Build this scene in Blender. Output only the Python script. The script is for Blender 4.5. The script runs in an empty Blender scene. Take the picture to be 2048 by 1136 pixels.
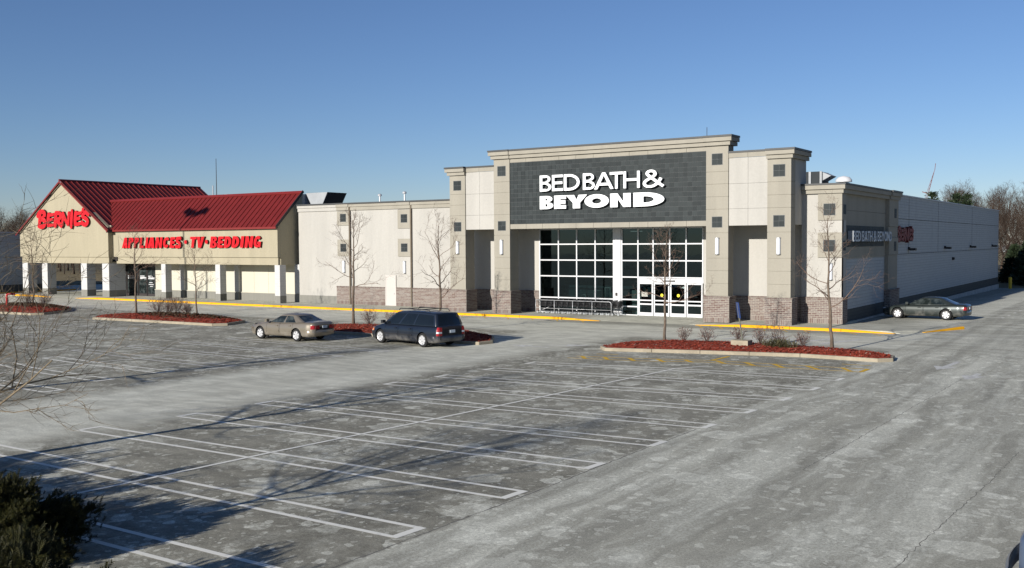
import bpy, bmesh, math, random
import numpy as np
from mathutils import Vector, Matrix
from mathutils.geometry import tessellate_polygon

random.seed(7)
RNG = np.random.default_rng(11)
SC = bpy.context.scene
COL = SC.collection
R = math.radians
PI = math.pi

# ---------------------------------------------------------------- camera
def make_camera():
    yaw, pitch, roll = -0.58739, 0.04119, 0.00623
    f = Vector((math.sin(yaw) * math.cos(pitch), math.cos(yaw) * math.cos(pitch), -math.sin(pitch)))
    r = Vector((math.cos(yaw), -math.sin(yaw), 0))
    d = f.cross(r)
    c, s = math.cos(roll), math.sin(roll)
    r2 = c * r + s * d
    d2 = -s * r + c * d
    cam = bpy.data.cameras.new('camera')
    cam.lens = 36 * 1992.744 / 2048
    cam.sensor_width = 36
    cam.clip_start = 0.1
    cam.clip_end = 3000
    o = bpy.data.objects.new('camera', cam)
    m = Matrix(((r2.x, -d2.x, -f.x, 0), (r2.y, -d2.y, -f.y, 0), (r2.z, -d2.z, -f.z, 5.0), (0, 0, 0, 1)))
    o.matrix_world = m
    COL.objects.link(o)
    SC.camera = o
make_camera()

# ---------------------------------------------------------------- world, sun, exposure
SUN_DIR = Vector((0.11, 0.955, -0.300)).normalized()      # the way the light travels
SUN_ELEV = math.asin(-SUN_DIR.z)
world = bpy.data.worlds.new('World')
SC.world = world
world.use_nodes = True
wn = world.node_tree
wn.nodes.clear()
sky = wn.nodes.new('ShaderNodeTexSky')
sky.sky_type = 'NISHITA'
sky.sun_disc = False
sky.sun_elevation = SUN_ELEV
sky.sun_rotation = math.atan2(-SUN_DIR.x, -SUN_DIR.y)
sky.altitude = 50
sky.air_density = 0.92
sky.dust_density = 0.0
sky.ozone_density = 4.8
bg = wn.nodes.new('ShaderNodeBackground')
bg.inputs['Strength'].default_value = 0.068
wo = wn.nodes.new('ShaderNodeOutputWorld')
wb = wn.nodes.new('ShaderNodeMix')          # the photograph's cool white balance, the same over the whole sky
wb.data_type = 'RGBA'; wb.blend_type = 'MULTIPLY'
wb.inputs[0].default_value = 1.0
wb.inputs[7].default_value = (0.98, 0.92, 1.0, 1)
wn.links.new(sky.outputs[0], wb.inputs[6])
wn.links.new(wb.outputs[2], bg.inputs[0])
wn.links.new(bg.outputs[0], wo.inputs[0])

sun = bpy.data.lights.new('sun', 'SUN')
sun.energy = 5.0
sun.angle = R(0.55)
sun.color = (1.0, 0.945, 0.87)
so = bpy.data.objects.new('sun', sun)
so.rotation_euler = SUN_DIR.to_track_quat('-Z', 'Y').to_euler()
so.location = (-20, -60, 60)
COL.objects.link(so)

SC.view_settings.view_transform = 'Standard'
SC.view_settings.look = 'None'
SC.view_settings.gamma = 1.0
SC.view_settings.exposure = 0.5
SC.view_settings.use_curve_mapping = False

# ---------------------------------------------------------------- material helpers
class NT:
    def __init__(s, name):
        s.m = bpy.data.materials.new(name)
        s.m.use_nodes = True
        s.t = s.m.node_tree
        s.t.nodes.clear()
        s.out = s.n('ShaderNodeOutputMaterial')
        s.geo = s.n('ShaderNodeNewGeometry')
    def n(s, t): return s.t.nodes.new(t)
    def link(s, a, b): s.t.links.new(a, b)
    def put(s, sock, v):
        if hasattr(v, 'is_output'): s.link(v, sock)
        elif isinstance(v, (tuple, list)) and len(v) == 3 and sock.type == 'RGBA': sock.default_value = (*v, 1)
        else: sock.default_value = v
    @property
    def pos(s): return s.geo.outputs['Position']
    @property
    def obj(s): return s.n('ShaderNodeTexCoord').outputs['Object']
    @property
    def island(s): return s.geo.outputs['Random Per Island']
    def map(s, v, scale=(1, 1, 1), loc=(0, 0, 0), rot=(0, 0, 0)):
        m = s.n('ShaderNodeMapping')
        s.put(m.inputs[0], v)
        m.inputs['Scale'].default_value = scale
        m.inputs['Location'].default_value = loc
        m.inputs['Rotation'].default_value = rot
        return m.outputs[0]
    def noise(s, v, scale, detail=3, rough=0.55, dist=0.0, out='Fac'):
        m = s.n('ShaderNodeTexNoise')
        s.put(m.inputs['Vector'], v)
        m.inputs['Scale'].default_value = scale
        m.inputs['Detail'].default_value = detail
        m.inputs['Roughness'].default_value = rough
        m.inputs['Distortion'].default_value = dist
        return m.outputs[out]
    def vor(s, v, scale, out='Distance', rnd=1.0, feat='F1'):
        m = s.n('ShaderNodeTexVoronoi')
        m.feature = feat
        s.put(m.inputs['Vector'], v)
        m.inputs['Scale'].default_value = scale
        m.inputs['Randomness'].default_value = rnd
        return m.outputs[out]
    def ramp(s, v, a, b, lo=0.0, hi=1.0):
        m = s.n('ShaderNodeMapRange')
        m.interpolation_type = 'SMOOTHSTEP'
        s.put(m.inputs[0], v)
        m.inputs[1].default_value = a; m.inputs[2].default_value = b
        m.inputs[3].default_value = lo; m.inputs[4].default_value = hi
        return m.outputs[0]
    def math(s, op, a, b=0.0, clamp=False):
        m = s.n('ShaderNodeMath'); m.operation = op; m.use_clamp = clamp
        s.put(m.inputs[0], a); s.put(m.inputs[1], b)
        return m.outputs[0]
    def mix(s, f, a, b, mode='MIX'):
        m = s.n('ShaderNodeMix'); m.data_type = 'RGBA'; m.blend_type = mode
        s.put(m.inputs[0], f); s.put(m.inputs[6], a); s.put(m.inputs[7], b)
        return m.outputs[2]
    def sep(s, v):
        m = s.n('ShaderNodeSeparateXYZ'); s.put(m.inputs[0], v); return m.outputs
    def comb(s, x, y, z):
        m = s.n('ShaderNodeCombineXYZ')
        s.put(m.inputs[0], x); s.put(m.inputs[1], y); s.put(m.inputs[2], z)
        return m.outputs[0]
    def bump(s, h, strength=0.3, dist=0.02):
        m = s.n('ShaderNodeBump')
        m.inputs['Strength'].default_value = strength
        m.inputs['Distance'].default_value = dist
        s.put(m.inputs['Height'], h)
        return m.outputs[0]
    def bsdf(s, col, rough=0.8, metal=0.0, spec=0.3, normal=None, coat=0.0):
        b = s.n('ShaderNodeBsdfPrincipled')
        s.put(b.inputs['Base Color'], col); s.put(b.inputs['Roughness'], rough)
        s.put(b.inputs['Metallic'], metal)
        b.inputs['Specular IOR Level'].default_value = spec
        b.inputs['Coat Weight'].default_value = coat
        b.inputs['Coat Roughness'].default_value = 0.06
        if normal is not None: s.link(normal, b.inputs['Normal'])
        s.link(b.outputs[0], s.out.inputs[0])
        return s.m

def worn(name, col, amt=0.25, scale=1.5, rough=0.8, spec=0.25, metal=0.0, streak=False, grain=60, gstr=0.15, coat=0.0):
    n = NT(name)
    v = n.map(n.pos, (1, 1, 0.12)) if streak else n.pos
    a = n.noise(v, scale, 5, 0.6)
    b = n.noise(n.pos, scale * 9, 3, 0.6)
    f = n.math('ADD', n.math('MULTIPLY', a, 0.7), n.math('MULTIPLY', b, 0.3))
    dark = tuple(c * (1 - amt) for c in col)
    lite = tuple(min(1, c * (1 + amt * 0.5)) for c in col)
    c = n.mix(n.ramp(f, 0.3, 0.7), dark, lite)
    nb = n.bump(n.noise(n.pos, grain, 2), gstr, 0.01) if gstr else None
    return n.bsdf(c, rough, metal, spec, nb, coat)

M = {}
M['cream'] = worn('cream_stucco', (0.373, 0.361, 0.330), 0.10, 0.9, 0.9, 0.15, streak=True, grain=90, gstr=0.2)
M['tan'] = worn('tan_stucco', (0.280, 0.262, 0.218), 0.10, 0.9, 0.9, 0.15, streak=True, grain=90, gstr=0.2)
M['sand'] = worn('sand_stucco', (0.326, 0.292, 0.209), 0.10, 0.9, 0.9, 0.15, streak=True, grain=90, gstr=0.2)
M['whitewall'] = worn('white_panel', (0.480, 0.460, 0.376), 0.06, 0.6, 0.85, 0.2, streak=True)
M['coping'] = worn('dark_metal_coping', (0.048, 0.05, 0.05), 0.2, 1.0, 0.55, 0.4, gstr=0)
M['palecoping'] = worn('pale_metal_coping', (0.45, 0.47, 0.5), 0.15, 1.0, 0.5, 0.4, gstr=0)
M['mortar'] = worn('mortar', (0.40, 0.375, 0.32), 0.12, 4, 0.95, 0.1)
M['white'] = worn('white_frame_paint', (0.528, 0.536, 0.544), 0.05, 2, 0.5, 0.4, gstr=0)
M['whiteletter'] = worn('white_letter_face', (0.86, 0.88, 0.88), 0.04, 2, 0.45, 0.4, gstr=0)
M['letterreturn'] = worn('letter_return', (0.30, 0.31, 0.32), 0.1, 2, 0.5, 0.4, gstr=0)
M['redletter'] = worn('red_letter_face', (0.518, 0.007, 0.012), 0.08, 2, 0.35, 0.4, gstr=0)
M['redreturn'] = worn('red_letter_return', (0.080, 0.006, 0.006), 0.1, 2, 0.5, 0.3, gstr=0)
M['redroof'] = worn('red_standing_seam_metal', (0.132, 0.013, 0.012), 0.16, 0.7, 0.5, 0.3, streak=False, gstr=0)
M['redtrim'] = worn('red_trim_metal', (0.168, 0.017, 0.014), 0.12, 0.9, 0.4, 0.45, gstr=0)
M['darktrim'] = worn('dark_trim', (0.035, 0.03, 0.03), 0.2, 1, 0.6, 0.3, gstr=0)
M['concrete'] = worn('sidewalk_concrete', (0.427, 0.420, 0.345), 0.22, 0.9, 0.9, 0.2, grain=50)
M['kerbstone'] = worn('pale_kerb_concrete', (0.31, 0.27, 0.20), 0.22, 1.3, 0.9, 0.2, grain=40, gstr=0.3)
M['pipebrown'] = worn('dark_downspout', (0.13, 0.105, 0.075), 0.15, 2, 0.6, 0.3, gstr=0)
M['roofing'] = worn('roof_membrane', (0.2, 0.2, 0.2), 0.2, 1, 0.9, 0.2)
M['black'] = worn('black_plastic', (0.018, 0.018, 0.02), 0.2, 3, 0.5, 0.4, gstr=0)
M['rubber'] = worn('tyre_rubber', (0.022, 0.022, 0.022), 0.25, 5, 0.85, 0.2, gstr=0)
M['galv'] = worn('galvanised_metal', (0.468, 0.476, 0.484), 0.12, 3, 0.45, 0.5, metal=0.4, gstr=0)
M['rtu'] = worn('grey_sheet_metal', (0.306, 0.323, 0.332), 0.12, 1, 0.6, 0.4, gstr=0)
M['darklouvre'] = worn('dark_louvre', (0.02, 0.025, 0.028), 0.2, 2, 0.7, 0.3, gstr=0)
M['greydoor'] = worn('pale_steel_door', (0.448, 0.424, 0.392), 0.05, 1, 0.6, 0.3, gstr=0)
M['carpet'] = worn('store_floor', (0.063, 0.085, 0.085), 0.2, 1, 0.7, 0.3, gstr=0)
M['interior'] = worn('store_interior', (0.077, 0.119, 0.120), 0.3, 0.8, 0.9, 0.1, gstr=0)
M['chrome'] = worn('chrome', (0.75, 0.76, 0.78), 0.05, 4, 0.18, 0.6, metal=0.9, gstr=0)
M['hubcap'] = worn('silver_wheel', (0.58, 0.58, 0.58), 0.1, 6, 0.38, 0.5, metal=0.35, gstr=0)
M['redlamp'] = worn('red_tail_lamp', (0.30, 0.012, 0.015), 0.1, 5, 0.2, 0.6, gstr=0)
M['clearlamp'] = worn('clear_lamp', (0.62, 0.64, 0.66), 0.1, 5, 0.15, 0.6, gstr=0)
M['amber'] = worn('amber_lamp', (0.75, 0.22, 0.05), 0.1, 5, 0.2, 0.6, gstr=0)
M['plate'] = worn('number_plate', (0.45, 0.5, 0.55), 0.1, 5, 0.5, 0.4, gstr=0)
M['bluesign'] = worn('blue_sign_face', (0.02, 0.05, 0.18), 0.1, 3, 0.5, 0.4, gstr=0)
M['post'] = worn('sign_post_steel', (0.13, 0.13, 0.10), 0.2, 3, 0.6, 0.4, gstr=0)
M['redpipe'] = worn('red_painted_pipe', (0.42, 0.02, 0.02), 0.15, 3, 0.5, 0.4, gstr=0)
M['cranered'] = worn('faded_red_lattice', (0.16, 0.07, 0.07), 0.15, 0.3, 0.7, 0.2, gstr=0)
M['yellowpost'] = worn('yellow_bollard', (0.55, 0.36, 0.03), 0.15, 3, 0.6, 0.3, gstr=0)
M['bark'] = worn('grey_brown_bark', (0.135, 0.105, 0.08), 0.35, 5, 0.9, 0.15, grain=60, gstr=0.4)
M['twig'] = worn('red_brown_twig', (0.15, 0.105, 0.08), 0.3, 5, 0.9, 0.15, gstr=0)
M['fgbark'] = worn('pale_branch_bark', (0.17, 0.135, 0.09), 0.35, 8, 0.85, 0.2, gstr=0)
M['farbark'] = worn('far_wood_bark', (0.060, 0.044, 0.034), 0.3, 0.6, 0.95, 0.1, gstr=0)
M['shrubtwig'] = worn('shrub_twig', (0.15, 0.10, 0.085), 0.35, 5, 0.9, 0.1, gstr=0)
M['sconce'] = worn('white_lamp_diffuser', (0.615, 0.637, 0.675), 0.04, 3, 0.35, 0.5, gstr=0)
M['yellowdot'] = worn('yellow_sticker', (0.75, 0.65, 0.04), 0.05, 3, 0.6, 0.3, gstr=0)
M['carton'] = worn('pale_carton', (0.62, 0.62, 0.55), 0.1, 3, 0.8, 0.2, gstr=0)
M['soil'] = worn('winter_grass_verge', (0.20, 0.16, 0.09), 0.35, 0.6, 0.95, 0.1)

def m_brick():
    n = NT('brick')
    r = n.island
    cr = n.n('ShaderNodeValToRGB')
    n.put(cr.inputs[0], r)
    el = cr.color_ramp.elements
    cols = [(0.0, (0.105, 0.060, 0.052)), (0.25, (0.145, 0.105, 0.094)), (0.5, (0.178, 0.150, 0.136)), (0.75, (0.125, 0.082, 0.073)), (1.0, (0.205, 0.180, 0.165))]
    el[0].position, el[0].color = 0, (*cols[0][1], 1)
    el[1].position, el[1].color = 1, (*cols[-1][1], 1)
    for p, c in cols[1:-1]:
        e = el.new(p); e.color = (*c, 1)
    f = n.noise(n.pos, 18, 4, 0.6)
    c = n.mix(n.ramp(f, 0.35, 0.75, 0, 0.45), cr.outputs[0], (0.235, 0.21, 0.19))
    return n.bsdf(c, 0.9, 0, 0.15, n.bump(n.noise(n.pos, 70, 3), 0.4, 0.01))
M['brick'] = m_brick()

def m_tile():
    n = NT('dark_slate_tile')
    oi = n.n('ShaderNodeObjectInfo')
    r = n.math('FRACT', n.math('ADD', n.island, n.math('MULTIPLY', oi.outputs['Random'], 7.3)))
    c = n.mix(r, (0.015, 0.020, 0.021), (0.028, 0.035, 0.036))
    st = n.noise(n.map(n.pos, (3, 3, 0.25)), 1.2, 4, 0.6)
    c = n.mix(n.ramp(st, 0.62, 0.8, 0, 0.18), c, (0.09, 0.097, 0.10))
    return n.bsdf(c, 0.6, 0, 0.2)
M['tile'] = m_tile()
M['grout'] = worn('tile_grout', (0.15, 0.155, 0.158), 0.2, 3, 0.9, 0.1, gstr=0)

def m_block(name, col, joint, bw, bh, vertical='X'):
    n = NT(name)
    s = n.sep(n.pos)
    u = s[0] if vertical == 'X' else s[1]
    v = n.comb(u, s[2], 0)
    b = n.n('ShaderNodeTexBrick')
    n.put(b.inputs['Vector'], v)
    b.inputs['Color1'].default_value = (*col, 1)
    b.inputs['Color2'].default_value = (*(c * 0.93 for c in col), 1)
    b.inputs['Mortar'].default_value = (*joint, 1)
    b.inputs['Scale'].default_value = 1
    b.inputs['Mortar Size'].default_value = 0.012
    b.inputs['Mortar Smooth'].default_value = 0.3
    b.inputs['Brick Width'].default_value = bw
    b.inputs['Row Height'].default_value = bh
    st = n.noise(n.map(n.pos, (1.2, 1.2, 0.1)), 1.4, 5, 0.65)
    c = n.mix(n.ramp(st, 0.55, 0.8, 0, 0.4), b.outputs['Color'], tuple(x * 0.55 for x in col))
    bm = n.bump(n.math('SUBTRACT', 1.0, b.outputs['Fac']), 0.5, 0.02)
    return n.bsdf(c, 0.9, 0, 0.15, bm)
M['cmu_side'] = m_block('white_painted_block', (0.405, 0.425, 0.43), (0.25, 0.26, 0.265), 0.41, 0.205, 'Y')
M['cmu_dark_side'] = m_block('dark_painted_block', (0.085, 0.09, 0.085), (0.06, 0.06, 0.06), 0.41, 0.205, 'Y')
M['cmu_grey'] = m_block('grey_split_block', (0.212, 0.208, 0.183), (0.12, 0.12, 0.11), 0.14, 0.8, 'X')
M['cmu_white'] = m_block('white_block_column', (0.464, 0.460, 0.448), (0.55, 0.55, 0.53), 0.41, 0.205, 'X')
M['foundation'] = worn('foundation_concrete', (0.42, 0.42, 0.41), 0.25, 0.8, 0.95, 0.1)

def m_glass():
    n = NT('tinted_store_glass')
    fr = n.n('ShaderNodeFresnel'); fr.inputs[0].default_value = 1.5
    g = n.n('ShaderNodeBsdfGlossy'); g.inputs['Roughness'].default_value = 0.02; g.inputs['Color'].default_value = (0.62, 0.86, 0.92, 1)
    wob = n.noise(n.pos, 0.8, 2)
    n.link(n.bump(wob, 0.05, 0.05), g.inputs['Normal'])
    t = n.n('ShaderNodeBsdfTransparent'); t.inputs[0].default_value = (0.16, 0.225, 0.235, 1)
    m = n.n('ShaderNodeMixShader')
    n.link(n.math('ADD', n.math('MULTIPLY', fr.outputs[0], 1.3), 0.01, True), m.inputs[0])
    n.link(t.outputs[0], m.inputs[1]); n.link(g.outputs[0], m.inputs[2])
    n.link(m.outputs[0], n.out.inputs[0])
    return n.m
M['glass'] = m_glass()

def m_carglass():
    n = NT('car_window_glass')
    c = n.noise(n.pos, 2.5, 2)
    return n.bsdf(n.mix(n.ramp(c, 0.4, 0.65), (0.010, 0.014, 0.014), (0.045, 0.055, 0.055)), 0.05, 0, 0.6)
M['carglass'] = m_carglass()
M['privacyglass'] = worn('dark_privacy_glass', (0.006, 0.008, 0.010), 0.2, 2, 0.06, 0.5, gstr=0)
M['sideletter'] = worn('shade_toned_side_letter', (0.50, 0.53, 0.56), 0.15, 2, 0.6, 0.3, gstr=0)  # white letter face, its colour darkened to stand in for the side wall's shade
M['sideletterreturn'] = worn('shade_toned_side_letter_return', (0.26, 0.28, 0.30), 0.15, 2, 0.6, 0.3, gstr=0)  # letter return with the same shade put into its colour
M['sidered'] = worn('shade_toned_red_letter', (0.16, 0.016, 0.014), 0.2, 2, 0.6, 0.3, gstr=0)  # red letter face in a darker copy, shade of the side wall painted in

def m_paint(name, col, metal=0.4):
    n = NT(name)
    d = n.noise(n.pos, 1.7, 5, 0.65)
    z = n.sep(n.pos)[2]
    dirt = n.math('MULTIPLY', n.ramp(z, 0.65, 0.2), n.ramp(d, 0.35, 0.7))
    c = n.mix(n.math('MULTIPLY', dirt, 0.6), col, (0.28, 0.26, 0.23))
    return n.bsdf(c, n.math('ADD', 0.32, n.math('MULTIPLY', dirt, 0.4)), metal, 0.5, None, 0.5)
M['gold'] = m_paint('champagne_metallic_paint', (0.25, 0.215, 0.165), 0.55)
M['navy'] = m_paint('dark_navy_paint', (0.009, 0.013, 0.022), 0.15)
M['graphite'] = m_paint('graphite_metallic_paint', (0.027, 0.034, 0.032), 0.4)
M['bluegrey'] = m_paint('blue_grey_metallic_paint', (0.085, 0.115, 0.175), 0.3)

def m_mulch():
    n = NT('red_bark_mulch')
    v = n.vor(n.map(n.pos, (1, 1, 1)), 16, 'Color')
    s = n.sep(v)
    c = n.mix(s[0], (0.145, 0.026, 0.015), (0.32, 0.062, 0.038))
    k = n.noise(n.pos, 1.1, 5, 0.6)
    c = n.mix(n.ramp(k, 0.56, 0.72, 0, 0.6), c, (0.045, 0.018, 0.012))
    c = n.mix(n.math('GREATER_THAN', s[1], 0.97), c, (0.34, 0.24, 0.19))
    return n.bsdf(c, 0.95, 0, 0.1, n.bump(n.noise(n.pos, 22, 4, 0.7), 1.0, 0.05))
M['mulch'] = m_mulch()
M['deadleaf'] = worn('dark_dead_leaf_bed', (0.055, 0.035, 0.022), 0.5, 4, 0.95, 0.1, grain=18, gstr=1.0)

def m_leaf(name, a, b, rough=0.6):
    n = NT(name)
    c = n.mix(n.island, a, b)
    return n.bsdf(c, rough, 0, 0.2)
M['yew'] = m_leaf('yew_needle', (0.010, 0.014, 0.004), (0.040, 0.037, 0.009))
M['pine'] = m_leaf('pine_needle', (0.012, 0.022, 0.012), (0.032, 0.047, 0.022))
M['strap'] = m_leaf('strap_leaf', (0.055, 0.06, 0.025), (0.11, 0.085, 0.05))
M['dryleaf'] = m_leaf('dry_leaf', (0.11, 0.06, 0.05), (0.22, 0.17, 0.14))

def m_ground():
    n = NT('salted_asphalt')
    P = n.pos
    s = n.sep(P)
    x, y = s[0], s[1]
    def warp(scale, amt):
        w = n.n('ShaderNodeVectorMath'); w.operation = 'MULTIPLY_ADD'
        n.link(n.noise(P, scale, 3, 0.55, out='Color'), w.inputs[0]); w.inputs[1].default_value = (amt, amt, 0); n.link(P, w.inputs[2])
        return w.outputs[0]
    PW = warp(0.25, 1.6)
    PF = warp(3.5, 0.34)
    # where wheels run: the side aisle (along y), the middle aisle and the drive in front of the shops (along x)
    aisle = n.ramp(x, -10.75, -10.55)
    drive = n.ramp(y, 46.5, 48.5)
    mid = n.math('MULTIPLY', n.ramp(x, -31.5, -29.5), n.ramp(x, -23.2, -25.0))
    lane = n.math('MAXIMUM', n.math('MAXIMUM', aisle, mid), drive)
    stall = n.math('SUBTRACT', 1.0, lane)
    # asphalt
    big = n.noise(P, 0.09, 4, 0.55)
    med = n.noise(PW, 0.55, 6, 0.62)
    fine = n.noise(P, 7, 4, 0.65)
    grit = n.noise(P, 60, 3, 0.75)
    base = n.mix(n.ramp(big, 0.3, 0.7), (0.165, 0.157, 0.140), (0.235, 0.226, 0.206))
    base = n.mix(n.ramp(med, 0.36, 0.66, 0, 0.75), base, (0.112, 0.106, 0.093))
    base = n.mix(n.ramp(fine, 0.35, 0.7, 0, 0.35), base, (0.31, 0.30, 0.28))
    base = n.mix(n.ramp(grit, 0.52, 0.70, 0, 0.55), base, (0.46, 0.455, 0.44))
    base = n.mix(n.ramp(grit, 0.46, 0.28, 0, 0.55), base, (0.075, 0.072, 0.065))
    # dried salt film: streaked along the lanes, cloudy in the stalls
    sy = n.noise(n.map(PW, (1.0, 0.11, 1)), 0.75, 7, 0.68)
    sx = n.noise(n.map(PW, (0.11, 1.0, 1)), 0.75, 7, 0.68)
    s0 = n.noise(PW, 0.40, 8, 0.72)
    film_lane = n.mix(drive, n.ramp(sy, 0.42, 0.60), n.ramp(sx, 0.42, 0.60))
    film = n.mix(lane, n.ramp(s0, 0.50, 0.66), film_lane)
    brk = n.ramp(n.noise(P, 13, 5, 0.75), 0.34, 0.62, 0.15, 1.0)
    film = n.math('MULTIPLY', film, brk)
    c = n.mix(n.math('MULTIPLY', n.math('MULTIPLY', lane, n.math('SUBTRACT', 1.0, n.math('MULTIPLY', aisle, 0.52))), 0.70), base, (0.48, 0.475, 0.455))
    c = n.mix(n.math('MULTIPLY', film, 0.60), c, (0.56, 0.56, 0.545))
    # blotches left by dried splashes: ragged, in drifts
    def spots(scale, r, keep, strength, c, v):
        vd = n.vor(v, scale)
        vc = n.sep(n.vor(v, scale, 'Color'))
        drift = n.ramp(n.noise(PW, 0.33, 4), 0.40, 0.60)
        kp = n.math('GREATER_THAN', n.math('ADD', vc[0], n.math('MULTIPLY', drift, 0.35)), keep)
        rr = n.math('MULTIPLY', r, n.math('ADD', 0.45, n.math('MULTIPLY', vc[2], 0.75)))
        edge = n.math('SUBTRACT', rr, vd)
        sp = n.math('MULTIPLY', n.ramp(edge, 0.0, 0.09), kp)
        ring = n.math('ADD', 0.55, n.math('MULTIPLY', n.ramp(edge, 0.16, 0.02), 0.45))      # paler rim, like a dried puddle
        sp = n.math('MULTIPLY', n.math('MULTIPLY', sp, ring), n.math('MULTIPLY', strength, n.math('ADD', 0.3, n.math('MULTIPLY', vc[1], 0.7))))
        sp = n.math('MULTIPLY', sp, n.ramp(n.noise(P, 16, 4, 0.75), 0.30, 0.55, 0.25, 1))
        sp = n.math('MULTIPLY', sp, n.math('SUBTRACT', 1.0, n.math('MULTIPLY', n.math('MAXIMUM', drive, mid), 0.85)))
        return n.mix(sp, c, (0.70, 0.70, 0.685))
    c = spots(0.85, 0.42, 0.80, 0.60, c, PF)
    c = spots(1.9, 0.44, 0.78, 0.75, c, PF)
    c = spots(4.2, 0.44, 0.80, 0.80, c, PF)
    c = spots(9.0, 0.46, 0.82, 0.75, c, PF)
    # oil where engines stand
    oil = n.ramp(n.noise(n.map(P, (0.35, 1, 1)), 0.8, 4), 0.60, 0.76, 0, 0.55)
    c = n.mix(n.math('MULTIPLY', oil, stall), c, (0.085, 0.082, 0.075))
    # tyre polished bands in the aisle
    band = n.ramp(n.noise(n.map(P, (0.9, 0.03, 1)), 1.0, 3), 0.52, 0.66, 0, 0.35)
    c = n.mix(n.math('MULTIPLY', band, aisle), c, (0.19, 0.185, 0.172))
    # fresher dark strip by the shop kerb
    strip = n.math('MULTIPLY', n.ramp(n.math('ADD', y, n.math('MULTIPLY', n.noise(P, 0.6, 4), 1.6)), 53.6, 55.4), n.math('MULTIPLY', n.ramp(x, -36.0, -31.0), n.ramp(x, -11.5, -15.0)))
    c = n.mix(n.math('MULTIPLY', strip, 0.6), c, (0.12, 0.118, 0.11))
    # aggregate grain over everything
    g1 = n.noise(P, 24, 4, 0.8); g2 = n.noise(P, 85, 2, 0.8)
    gr = n.ramp(n.math('ADD', n.math('MULTIPLY', g1, 0.5), n.math('MULTIPLY', g2, 0.5)), 0.36, 0.64, 0.66, 1.34)
    c = n.mix(1.0, c, n.comb(gr, gr, gr), 'MULTIPLY')
    mott = n.ramp(n.math('ADD', n.math('MULTIPLY', n.noise(n.map(PW, (0.35, 1.0, 1)), 1.7, 6, 0.7), n.math('SUBTRACT', 1.0, aisle)), n.math('MULTIPLY', n.noise(n.map(PW, (1.0, 0.10, 1)), 1.5, 7, 0.72), aisle)), 0.35, 0.65, 0.84, 1.14)
    c = n.mix(1.0, c, n.comb(mott, mott, mott), 'MULTIPLY')
    c = n.mix(1.0, c, (1.16, 1.16, 1.02), 'MULTIPLY')
    return n.bsdf(c, 0.93, 0, 0.2, n.bump(n.noise(P, 55, 3, 0.7), 0.35, 0.012))
M['asphalt'] = m_ground()

def m_linepaint(name, col, keep):
    n = NT(name)
    a = n.noise(n.pos, 3.5, 6, 0.7)
    b = n.noise(n.pos, 30, 3, 0.7)
    f = n.math('ADD', n.math('MULTIPLY', a, 0.6), n.math('MULTIPLY', b, 0.4))
    c = n.mix(n.ramp(f, keep - 0.10, keep + 0.06), (0.36, 0.35, 0.33), col)
    return n.bsdf(c, 0.85, 0, 0.2)
M['paint'] = m_linepaint('worn_white_marking', (0.72, 0.71, 0.64), 0.40)
M['paintfaint'] = m_linepaint('faint_white_marking', (0.60, 0.60, 0.56), 0.50)
M['paintyellow'] = m_linepaint('worn_yellow_marking', (0.60, 0.37, 0.03), 0.38)
M['kerbyellow'] = m_linepaint('yellow_kerb_paint', (0.70, 0.345, 0.008), 0.22)
M['crack'] = worn('crack_filler', (0.17, 0.165, 0.15), 0.3, 6, 0.95, 0.1, gstr=0)

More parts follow.
